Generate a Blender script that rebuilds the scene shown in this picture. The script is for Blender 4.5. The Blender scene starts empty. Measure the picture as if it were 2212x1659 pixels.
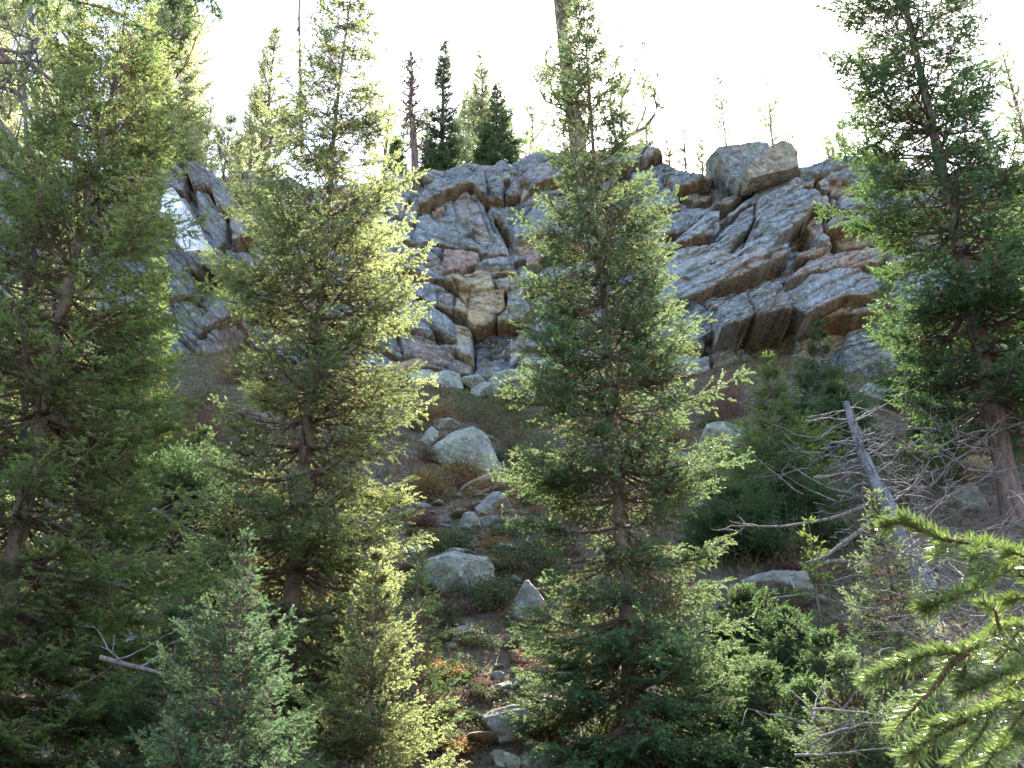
import bpy, math
import numpy as np
from mathutils import Vector
PI = math.pi
R = math.radians

# ------------------------------------------------------------------ camera
sc = bpy.context.scene
PITCH = R(26.0); F = 2370.0; CU, CV = 1106.0, 829.5      # measured on a 2212 x 1659 view of the photograph
cam_d = bpy.data.cameras.new('camera'); cam = bpy.data.objects.new('camera', cam_d)
sc.collection.objects.link(cam)
cam.location = (0, 0, 0); cam.rotation_euler = (PI/2 + PITCH, 0, 0)
cam_d.sensor_width = 36.0; cam_d.lens = 36.0*F/2212.0
cam_d.dof.use_dof = True; cam_d.dof.focus_distance = 25.0; cam_d.dof.aperture_fstop = 18.0
cam_d.clip_start = 0.05; cam_d.clip_end = 3000
sc.camera = cam
sc.render.resolution_x, sc.render.resolution_y = 1024, 768

# ------------------------------------------------------------------ sky, sun, exposure
SUN_EL, SUN_AZ = 47.7, 16.0        # azimuth measured from +Y (into the picture) towards +X
w = bpy.data.worlds.new('World'); sc.world = w; w.use_nodes = True
nt = w.node_tree; nt.nodes.clear()
sky = nt.nodes.new('ShaderNodeTexSky'); sky.sky_type = 'NISHITA'; sky.sun_disc = False
sky.sun_elevation = R(SUN_EL); sky.sun_rotation = R(SUN_AZ)
sky.air_density = 1.0; sky.dust_density = 1.2; sky.ozone_density = 1.0
bg = nt.nodes.new('ShaderNodeBackground'); bg.inputs['Strength'].default_value = 0.12
wo = nt.nodes.new('ShaderNodeOutputWorld')
nt.links.new(sky.outputs[0], bg.inputs[0]); nt.links.new(bg.outputs[0], wo.inputs[0])
sd = bpy.data.lights.new('sun', 'SUN'); sd.energy = 5.0; sd.angle = R(0.5); sd.color = (1.0, .95, .84)
so = bpy.data.objects.new('sun', sd); sc.collection.objects.link(so)
_e, _a = R(SUN_EL), R(SUN_AZ)
SUNV = Vector((math.cos(_e)*math.sin(_a), math.cos(_e)*math.cos(_a), math.sin(_e)))
so.rotation_euler = SUNV.to_track_quat('Z', 'Y').to_euler()
so.location = (10, 60, 80)
vs = sc.view_settings; vs.view_transform = 'Standard'; vs.look = 'None'; vs.gamma = 1.0
vs.use_curve_mapping = False; vs.exposure = 2.65
sc.cycles.max_bounces = 6; sc.cycles.diffuse_bounces = 2; sc.cycles.transmission_bounces = 3
sc.cycles.glossy_bounces = 2; sc.cycles.use_denoising = True
sc.cycles.sample_clamp_indirect = 8.0

# ------------------------------------------------------------------ helpers
CP, SP = math.cos(PITCH), math.sin(PITCH)
def P(u, v, Y):
    xc = (u-CU)/F; yc = (CV-v)/F
    dy = CP - yc*SP; dz = SP + yc*CP
    s = Y/dy
    return np.array([xc*s, Y, dz*s])
def proj(x, y, z):
    d = y*CP + z*SP; c = -y*SP + z*CP
    return CU + F*x/d, CV - F*c/d

def link(o): sc.collection.objects.link(o); return o
def mk(name, verts, faces, mat, parent=None, attrs=None, smooth=False, col=None):
    me = bpy.data.meshes.new(name)
    verts = np.ascontiguousarray(verts, dtype=np.float32)
    me.vertices.add(len(verts)); me.vertices.foreach_set('co', verts.ravel())
    if not isinstance(faces, list): faces = [faces]
    faces = [np.asarray(f) for f in faces if len(f)]
    tot = np.concatenate([np.full(len(f), f.shape[1]) for f in faces]).astype(np.int32)
    idx = np.concatenate([f.ravel() for f in faces]).astype(np.int32)
    me.loops.add(len(idx)); me.loops.foreach_set('vertex_index', idx)
    st = np.concatenate([[0], np.cumsum(tot)[:-1]]).astype(np.int32)
    me.polygons.add(len(tot)); me.polygons.foreach_set('loop_start', st)
    me.update(calc_edges=True)
    if smooth: me.polygons.foreach_set('use_smooth', np.ones(len(tot), dtype=bool))
    if attrs:
        for k, a in attrs.items():
            at = me.attributes.new(k, 'FLOAT', 'POINT'); at.data.foreach_set('value', np.asarray(a, np.float32))
    if col is not None:
        at = me.attributes.new('rockcol', 'FLOAT_COLOR', 'POINT')
        c4 = np.ones((len(verts), 4), np.float32); c4[:, :3] = col
        at.data.foreach_set('color', c4.ravel())
    me.materials.append(mat)
    o = bpy.data.objects.new(name, me); link(o)
    if parent is not None: o.parent = parent
    return o
def tag(o, label, cat, group=None, kind=None):
    if kind: o['kind'] = kind
    if label: o['label'] = label
    if cat: o['category'] = cat
    if group: o['group'] = group
    return o
def thing(name, loc, label, cat, group=None):
    o = bpy.data.objects.new(name, None); o.empty_display_size = .3
    o.location = tuple(float(q) for q in loc); link(o)
    return tag(o, label, cat, group)
def norm(a): return a/np.maximum(np.linalg.norm(a, axis=-1, keepdims=True), 1e-9)

def hsh(i, j, s=0):
    n = (i.astype(np.int64)*374761393 + j.astype(np.int64)*668265263 + s*1442695041) & 0xffffffff
    n = ((n ^ (n >> 13))*1274126177) & 0xffffffff
    n = (n ^ (n >> 16)) & 0xffffffff
    return n/4294967295.0
def vn(x, y, s=0):
    x = np.asarray(x, float); y = np.asarray(y, float)
    xi = np.floor(x); yi = np.floor(y); fx = x-xi; fy = y-yi
    fx = fx*fx*(3-2*fx); fy = fy*fy*(3-2*fy)
    a = hsh(xi, yi, s); b = hsh(xi+1, yi, s); c = hsh(xi, yi+1, s); d = hsh(xi+1, yi+1, s)
    return (a*(1-fx)+b*fx)*(1-fy) + (c*(1-fx)+d*fx)*fy
def fbm(x, y, o=4, s=0):
    r = 0; a = .5; t = 0
    for k in range(o):
        r = r + a*vn(x*2**k+k*17.3, y*2**k+k*9.1, s+k); t += a; a *= .5
    return r/t*2-1
def sst(a, b, x):
    t = np.clip((x-a)/(b-a), 0, 1); return t*t*(3-2*t)

# ------------------------------------------------------------------ materials
def newmat(name):
    m = bpy.data.materials.new(name); m.use_nodes = True
    t = m.node_tree; t.nodes.clear()
    return m, t, t.nodes, t.links
def N(t, k, **kw):
    n = t.nodes.new(k)
    for a, b in kw.items(): setattr(n, a, b)
    return n
def leaf_mat(name, c_in, c_mid, c_tip, trans=.4, tcol=(.30, .40, .07), rough=.6, spec=.14):
    m, t, n, l = newmat(name)
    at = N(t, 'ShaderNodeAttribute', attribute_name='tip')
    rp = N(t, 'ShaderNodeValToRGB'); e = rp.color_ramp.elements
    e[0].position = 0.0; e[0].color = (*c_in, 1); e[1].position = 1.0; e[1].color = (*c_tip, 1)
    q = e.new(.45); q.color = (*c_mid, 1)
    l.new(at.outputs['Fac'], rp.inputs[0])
    g = N(t, 'ShaderNodeTexCoord'); nz = N(t, 'ShaderNodeTexNoise'); nz.inputs['Scale'].default_value = 1.3
    nz.inputs['Detail'].default_value = 4
    l.new(g.outputs['Object'], nz.inputs['Vector'])
    mr = N(t, 'ShaderNodeMapRange'); mr.inputs[1].default_value = .3; mr.inputs[2].default_value = .7
    mr.inputs[3].default_value = .72; mr.inputs[4].default_value = 1.3
    l.new(nz.outputs[0], mr.inputs[0])
    hs = N(t, 'ShaderNodeHueSaturation'); l.new(rp.outputs[0], hs.inputs['Color']); l.new(mr.outputs[0], hs.inputs['Value'])
    p = N(t, 'ShaderNodeBsdfPrincipled'); p.inputs['Roughness'].default_value = rough
    p.inputs['Specular IOR Level'].default_value = spec
    l.new(hs.outputs[0], p.inputs['Base Color'])
    tr = N(t, 'ShaderNodeBsdfTranslucent')
    mx = N(t, 'ShaderNodeMix', data_type='RGBA', blend_type='MIX'); mx.inputs[0].default_value = .75
    l.new(hs.outputs[0], mx.inputs[6]); mx.inputs[7].default_value = (*tcol, 1)
    # brown dead twigs let less light through
    mt = N(t, 'ShaderNodeMix', data_type='RGBA', blend_type='MIX')
    sm = N(t, 'ShaderNodeMapRange'); sm.inputs[1].default_value = .1; sm.inputs[2].default_value = .35
    l.new(at.outputs['Fac'], sm.inputs[0]); l.new(sm.outputs[0], mt.inputs[0])
    mt.inputs[6].default_value = (.13, .07, .03, 1); l.new(mx.outputs[2], mt.inputs[7])
    l.new(mt.outputs[2], tr.inputs[0])
    ms = N(t, 'ShaderNodeMixShader'); ms.inputs[0].default_value = trans
    l.new(p.outputs[0], ms.inputs[1]); l.new(tr.outputs[0], ms.inputs[2])
    o = N(t, 'ShaderNodeOutputMaterial'); l.new(ms.outputs[0], o.inputs[0])
    return m
def bark_mat(name, a, b, scale=9.0, rough=.9, stretch=.25):
    m, t, n, l = newmat(name)
    g = N(t, 'ShaderNodeTexCoord'); mp = N(t, 'ShaderNodeMapping'); mp.inputs['Scale'].default_value = (1, 1, stretch)
    l.new(g.outputs['Object'], mp.inputs[0])
    nz = N(t, 'ShaderNodeTexNoise'); nz.inputs['Scale'].default_value = scale; nz.inputs['Detail'].default_value = 8
    nz.inputs['Roughness'].default_value = .7
    l.new(mp.outputs[0], nz.inputs['Vector'])
    rp = N(t, 'ShaderNodeValToRGB'); e = rp.color_ramp.elements
    e[0].position = .35; e[0].color = (*a, 1); e[1].position = .65; e[1].color = (*b, 1)
    l.new(nz.outputs[0], rp.inputs[0])
    p = N(t, 'ShaderNodeBsdfPrincipled'); p.inputs['Roughness'].default_value = rough
    p.inputs['Specular IOR Level'].default_value = .2
    l.new(rp.outputs[0], p.inputs['Base Color'])
    bp = N(t, 'ShaderNodeBump'); bp.inputs['Strength'].default_value = .9; bp.inputs['Distance'].default_value = .03
    l.new(nz.outputs[0], bp.inputs['Height']); l.new(bp.outputs[0], p.inputs['Normal'])
    o = N(t, 'ShaderNodeOutputMaterial'); l.new(p.outputs[0], o.inputs[0])
    return m
def rock_mat(name, use_attr=True, base=(.2, .2, .2), green=.25, ochre=.25, sc1=1.0, speck=.5):
    m, t, n, l = newmat(name)
    g = N(t, 'ShaderNodeTexCoord'); V = g.outputs['Object']
    def noise(s, d=6, r=.6, off=0):
        mp = N(t, 'ShaderNodeMapping'); mp.inputs['Location'].default_value = (off, off*.7, off*.3); l.new(V, mp.inputs[0])
        z = N(t, 'ShaderNodeTexNoise'); z.inputs['Scale'].default_value = s*sc1; z.inputs['Detail'].default_value = d
        z.inputs['Roughness'].default_value = r; l.new(mp.outputs[0], z.inputs['Vector']); return z.outputs[0]
    def rng(x, a, b, c=0, d=1):
        r = N(t, 'ShaderNodeMapRange'); r.inputs[1].default_value = a; r.inputs[2].default_value = b
        r.inputs[3].default_value = c; r.inputs[4].default_value = d; l.new(x, r.inputs[0]); return r.outputs[0]
    def mix(f, a, b, bt='MIX'):
        x = N(t, 'ShaderNodeMix', data_type='RGBA', blend_type=bt)
        if isinstance(f, (int, float)): x.inputs[0].default_value = f
        else: l.new(f, x.inputs[0])
        for k, s in ((6, a), (7, b)):
            if isinstance(s, tuple): x.inputs[k].default_value = (*s, 1)
            else: l.new(s, x.inputs[k])
        return x.outputs[2]
    if use_attr:
        at = N(t, 'ShaderNodeAttribute', attribute_name='rockcol'); c = at.outputs['Color']
        a1 = N(t, 'ShaderNodeAttribute', attribute_name='bed'); a2 = N(t, 'ShaderNodeAttribute', attribute_name='along')
        cx = N(t, 'ShaderNodeCombineXYZ'); l.new(a1.outputs['Fac'], cx.inputs[0]); l.new(a2.outputs['Fac'], cx.inputs[1])
        bn = N(t, 'ShaderNodeTexNoise'); bn.inputs['Scale'].default_value = 1.0; bn.inputs['Detail'].default_value = 5; bn.inputs['Roughness'].default_value = .6
        l.new(cx.outputs[0], bn.inputs['Vector']); bed = bn.outputs[0]
        c = mix(rng(bed, .43, .35, 0, .9), c, (.04, .038, .036))
        c = mix(rng(bed, .56, .66, 0, .45), c, (.42, .41, .38))
    else:
        c = mix(rng(noise(.9, 5, .6, 3), .42, .6), base, tuple(min(1, q*1.35) for q in base))
        c = mix(rng(noise(1.3, 5, .6, 9), .52, .62, 0, ochre), c, (.32, .20, .10))
    val = rng(noise(3.2, 12, .78), .36, .64, .5, 1.5)
    vv = N(t, 'ShaderNodeCombineColor')
    for k in range(3): l.new(val, vv.inputs[k])
    c = mix(1.0, c, vv.outputs[0], 'MULTIPLY')
    # lichen : pale green crusts and small white specks
    c = mix(rng(noise(1.7, 8, .75, 5), .50, .60, 0, green), c, (.30, .36, .20))
    c = mix(rng(noise(6.5, 5, .8, 7), .555, .60, 0, speck), c, (.55, .57, .54))
    c = mix(rng(noise(3.4, 8, .8, 13), .55, .62, 0, .6), c, (.045, .045, .045))
    p = N(t, 'ShaderNodeBsdfPrincipled'); p.inputs['Roughness'].default_value = .85
    p.inputs['Specular IOR Level'].default_value = .3
    l.new(c, p.inputs['Base Color'])
    b1 = N(t, 'ShaderNodeBump'); b1.inputs['Strength'].default_value = .8; b1.inputs['Distance'].default_value = .22
    l.new(noise(2.6, 12, .68, 1), b1.inputs['Height'])
    if use_attr:
        b0 = N(t, 'ShaderNodeBump'); b0.inputs['Strength'].default_value = .8; b0.inputs['Distance'].default_value = .16
        l.new(bed, b0.inputs['Height']); l.new(b0.outputs[0], b1.inputs['Normal'])
    b2 = N(t, 'ShaderNodeBump'); b2.inputs['Strength'].default_value = .6; b2.inputs['Distance'].default_value = .03
    l.new(noise(14, 6, .7, 2), b2.inputs['Height']); l.new(b1.outputs[0], b2.inputs['Normal'])
    l.new(b2.outputs[0], p.inputs['Normal'])
    o = N(t, 'ShaderNodeOutputMaterial'); l.new(p.outputs[0], o.inputs[0])
    return m
def ground_mat():
    m, t, n, l = newmat('forest_soil')
    g = N(t, 'ShaderNodeTexCoord')
    def noise(s, d=8, r=.65):
        z = N(t, 'ShaderNodeTexNoise'); z.inputs['Scale'].default_value = s; z.inputs['Detail'].default_value = d
        z.inputs['Roughness'].default_value = r; l.new(g.outputs['Object'], z.inputs['Vector']); return z.outputs[0]
    rp = N(t, 'ShaderNodeValToRGB'); e = rp.color_ramp.elements
    e[0].position = .3; e[0].color = (.045, .034, .025, 1); e[1].position = .72; e[1].color = (.25, .20, .15, 1)
    q = e.new(.5); q.color = (.12, .09, .065, 1)
    l.new(noise(2.2), rp.inputs[0])
    r2 = N(t, 'ShaderNodeMapRange'); r2.inputs[1].default_value = .5; r2.inputs[2].default_value = .62; r2.inputs[4].default_value = .6
    l.new(noise(.6, 6), r2.inputs[0])
    mx = N(t, 'ShaderNodeMix', data_type='RGBA', blend_type='MIX'); l.new(r2.outputs[0], mx.inputs[0])
    l.new(rp.outputs[0], mx.inputs[6]); mx.inputs[7].default_value = (.07, .085, .035, 1)
    p = N(t, 'ShaderNodeBsdfPrincipled'); p.inputs['Roughness'].default_value = .95
    l.new(mx.outputs[2], p.inputs['Base Color'])
    b = N(t, 'ShaderNodeBump'); b.inputs['Strength'].default_value = 1; b.inputs['Distance'].default_value = .12
    l.new(noise(9, 10), b.inputs['Height']); l.new(b.outputs[0], p.inputs['Normal'])
    o = N(t, 'ShaderNodeOutputMaterial'); l.new(p.outputs[0], o.inputs[0])
    return m

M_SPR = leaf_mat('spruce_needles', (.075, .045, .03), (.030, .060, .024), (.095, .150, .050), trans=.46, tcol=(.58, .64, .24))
M_SPR_D = leaf_mat('dark_shade_spruce_needles', (.05, .035, .02), (.026, .060, .027), (.064, .125, .050), trans=.30, tcol=(.22, .36, .09))  # dark needles, toned down further: shade of the firs is put into the colour
M_SPR3 = leaf_mat('shaded_spruce_needles', (.075, .045, .03), (.028, .064, .030), (.078, .150, .058), trans=.26, tcol=(.42, .54, .20))  # darker, less translucent copy of the spruce needles, shade put into the colour
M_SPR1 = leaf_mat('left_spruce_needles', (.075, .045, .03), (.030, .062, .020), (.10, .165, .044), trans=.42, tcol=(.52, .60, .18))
M_BLUE = leaf_mat('blue_fir_needles', (.06, .06, .04), (.045, .090, .042), (.11, .19, .085), trans=.32, tcol=(.2, .32, .12))
M_LIGHT = leaf_mat('young_fir_needles', (.05, .06, .02), (.075, .15, .04), (.22, .34, .10), trans=.4)
M_PINE = leaf_mat('glare_paled_pine_needles', (.16, .14, .08), (.24, .28, .13), (.36, .40, .20), trans=.62, tcol=(.66, .68, .36))  # needles paled so that sky glare is part of their colour
M_NEAR = leaf_mat('near_fir_needles', (.16, .17, .07), (.21, .26, .11), (.42, .48, .25), trans=.5, tcol=(.46, .56, .20), rough=.28, spec=.6)
M_BARK = bark_mat('spruce_bark', (.085, .055, .045), (.24, .17, .14))
M_BARKP = bark_mat('old_pine_bark', (.07, .045, .04), (.22, .155, .13), 8)
M_DEAD = bark_mat('dead_wood', (.07, .055, .05), (.26, .225, .21), 14)
M_LOG = bark_mat('snag_bark', (.08, .07, .07), (.30, .28, .28), 22, stretch=.6)
M_TWIG = bark_mat('brown_twig', (.10, .05, .03), (.22, .13, .08), 20)
M_ROCK = rock_mat('cliff_rock')
M_BLD = rock_mat('lichen_boulder', False, (.25, .25, .21), green=.75, ochre=.3, speck=.7)
M_GREY = rock_mat('grey_slab_rock', False, (.21, .20, .175), green=.3, ochre=.35)
M_OCH = rock_mat('ochre_rock', False, (.30, .21, .12), green=.15, ochre=.6)
M_BRN = rock_mat('brown_grey_rock', False, (.20, .165, .125), green=.3, ochre=.5)
M_WHITE = rock_mat('sunlit_white_rock', False, (.62, .62, .60), green=.1, ochre=.1, speck=.2)  # sun glare on the slab is put into this near-white colour
M_DKG = rock_mat('dark_grey_rock', False, (.15, .155, .16), green=.4, ochre=.5)
M_SOIL = ground_mat()
def plain_leaf(name, cols):
    m, t, n, l = newmat(name)
    at = N(t, 'ShaderNodeAttribute', attribute_name='tip'); rp = N(t, 'ShaderNodeValToRGB')
    e = rp.color_ramp.elements; k = len(cols)
    e[0].position = 0; e[0].color = (*cols[0], 1); e[1].position = 1; e[1].color = (*cols[-1], 1)
    for i in range(1, k-1):
        q = e.new(i/(k-1)); q.color = (*cols[i], 1)
    rp.color_ramp.interpolation = 'LINEAR'
    l.new(at.outputs['Fac'], rp.inputs[0])
    p = N(t, 'ShaderNodeBsdfPrincipled'); p.inputs['Roughness'].default_value = .7; l.new(rp.outputs[0], p.inputs['Base Color'])
    tr = N(t, 'ShaderNodeBsdfTranslucent'); l.new(rp.outputs[0], tr.inputs[0])
    ms = N(t, 'ShaderNodeMixShader'); ms.inputs[0].default_value = .35
    l.new(p.outputs[0], ms.inputs[1]); l.new(tr.outputs[0], ms.inputs[2])
    o = N(t, 'ShaderNodeOutputMaterial'); l.new(ms.outputs[0], o.inputs[0]); return m
M_GRASS = plain_leaf('dry_undergrowth', [(.13, .08, .05), (.24, .17, .10), (.15, .135, .06), (.055, .09, .03), (.07, .12, .04), (.30, .19, .05), (.36, .15, .05)])
M_REDB = plain_leaf('bare_red_shrub', [(.13, .06, .05), (.20, .10, .085), (.24, .15, .12)])
M_GRNB = plain_leaf('green_shrub', [(.04, .065, .02), (.075, .11, .035), (.15, .16, .06)])
M_YELB = plain_leaf('autumn_shrub', [(.10, .10, .03), (.25, .17, .05), (.35, .16, .06)])

# ------------------------------------------------------------------ terrain
SKY = [(-900, 330), (-300, 300), (150, 330), (330, 352), (350, 347), (385, 352), (400, 345), (435, 349), (455, 362), (480, 384), (505, 392), (530, 384),
       (560, 385), (640, 392), (760, 400), (842, 372), (868, 366), (888, 380), (905, 392), (930, 370), (970, 352), (1000, 338), (1020, 336), (1045, 344), (1085, 344),
       (1112, 348), (1128, 336), (1150, 318), (1175, 312), (1200, 322), (1260, 318), (1330, 316), (1372, 305), (1402, 302), (1424, 318), (1442, 340),
       (1470, 352), (1500, 362), (1540, 380), (1580, 372), (1640, 362), (1724, 358), (1760, 350), (1790, 342), (1832, 332),
       (1870, 326), (1950, 330), (2100, 350), (2300, 350), (2800, 330), (3400, 300)]
def yface(z): return 41.3 + .26*(z-19.5)
sk = np.array([P(u, v, yface(33.5)) for u, v in SKY])
def crest(x):
    return np.interp(x, sk[:, 0], sk[:, 2])
BOT = [(-900, 800), (300, 790), (380, 765), (530, 765), (700, 790), (870, 800), (960, 830), (1060, 852), (1200, 856), (1350, 840), (1500, 812),
       (1560, 790), (1700, 770), (1830, 800), (1930, 850), (2212, 880), (3200, 900)]
bt = np.array([P(u, v, 41.0) for u, v in BOT])
def foot(x): return np.interp(x, bt[:, 0], bt[:, 2])
def ground(x, y):
    x = np.asarray(x, float); y = np.asarray(y, float)
    f = foot(x)
    base = np.interp(y, [-400, -30, 0, 6, 10, 15, 22, 30, 41, 43.5], [-3.5, -2.6, -1.62, -1.25, -.1, 2.0, 6.9, 12.4, 20.0, 21.2])
    g = base + (f-20.0)*np.clip((y-10)/31, 0, 1)
    top = crest(x) - 1.1 + .01*(y-47)
    k = sst(44.2, 47.6, y)
    g = g*(1-k) + top*k
    g = g + np.where(y < 43, 1, .25)*(.32*fbm(x*.35+7, y*.35, 4, 5)*sst(6, 14, y) + .07*fbm(x*2.1, y*2.1, 3, 8))
    return g
def g1(x, y): return float(ground(np.array([x]), np.array([y]))[0])
def hit(u, v, y0=5, y1=46):
    ys = np.linspace(y0, y1, 900); p = P(u, v, 1.0)
    d = p[2]*ys - ground(p[0]*ys, ys)
    k = np.where(d < 0)[0]
    Y = ys[k[0]] if len(k) else y1
    return np.array([p[0]*Y, Y, p[2]*Y])

def grid_faces(nr, nc):
    a = (np.arange(nr-1)[:, None]*nc + np.arange(nc-1)[None, :]).ravel()
    return np.stack([a, a+1, a+nc+1, a+nc], 1)
def make_ground():
    xs = np.concatenate([np.linspace(-900, -34, 30)[:-1], np.arange(-34, 34, .14), np.linspace(34, 900, 30)])
    ys = np.concatenate([np.linspace(-300, 4, 24)[:-1], np.arange(4, 48, .14), np.linspace(48, 900, 40)])
    X, Y = np.meshgrid(xs, ys)
    Z = ground(X, Y)
    V = np.stack([X, Y, Z], -1).reshape(-1, 3)
    o = mk('ground', V, grid_faces(len(ys), len(xs)), M_SOIL, smooth=True)
    tag(o, 'steep brown forest soil slope rising to the foot of the cliff', None, kind='structure')
make_ground()

# ------------------------------------------------------------------ the cliff
GREY = (.190, .207, .235); PALE = (.27, .295, .325); TAN = (.40, .30, .17); GOLD = (.40, .27, .12); PINK = (.36, .24, .19); RED = (.30, .16, .12)
OCHRE = (.23, .135, .06); DARK = (.055, .055, .06); BROWN = (.13, .085, .055); ORG = (.38, .20, .11); DGREY = (.11, .11, .115)
def A(*p): return [(840.6+.32*x, 309.7+.32*y) for x, y in p]
_jr = np.random.default_rng(5)
def B(*p): return [(1415.7+.32*(x+(_jr.uniform(-40, 230) if x == 1500 else _jr.uniform(-260, 60) if x == -160 else 0)), 292+.32*y) for x, y in p]
def C(*p): return [(354+.2933*x, 309.7+.2933*y) for x, y in p]
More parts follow.
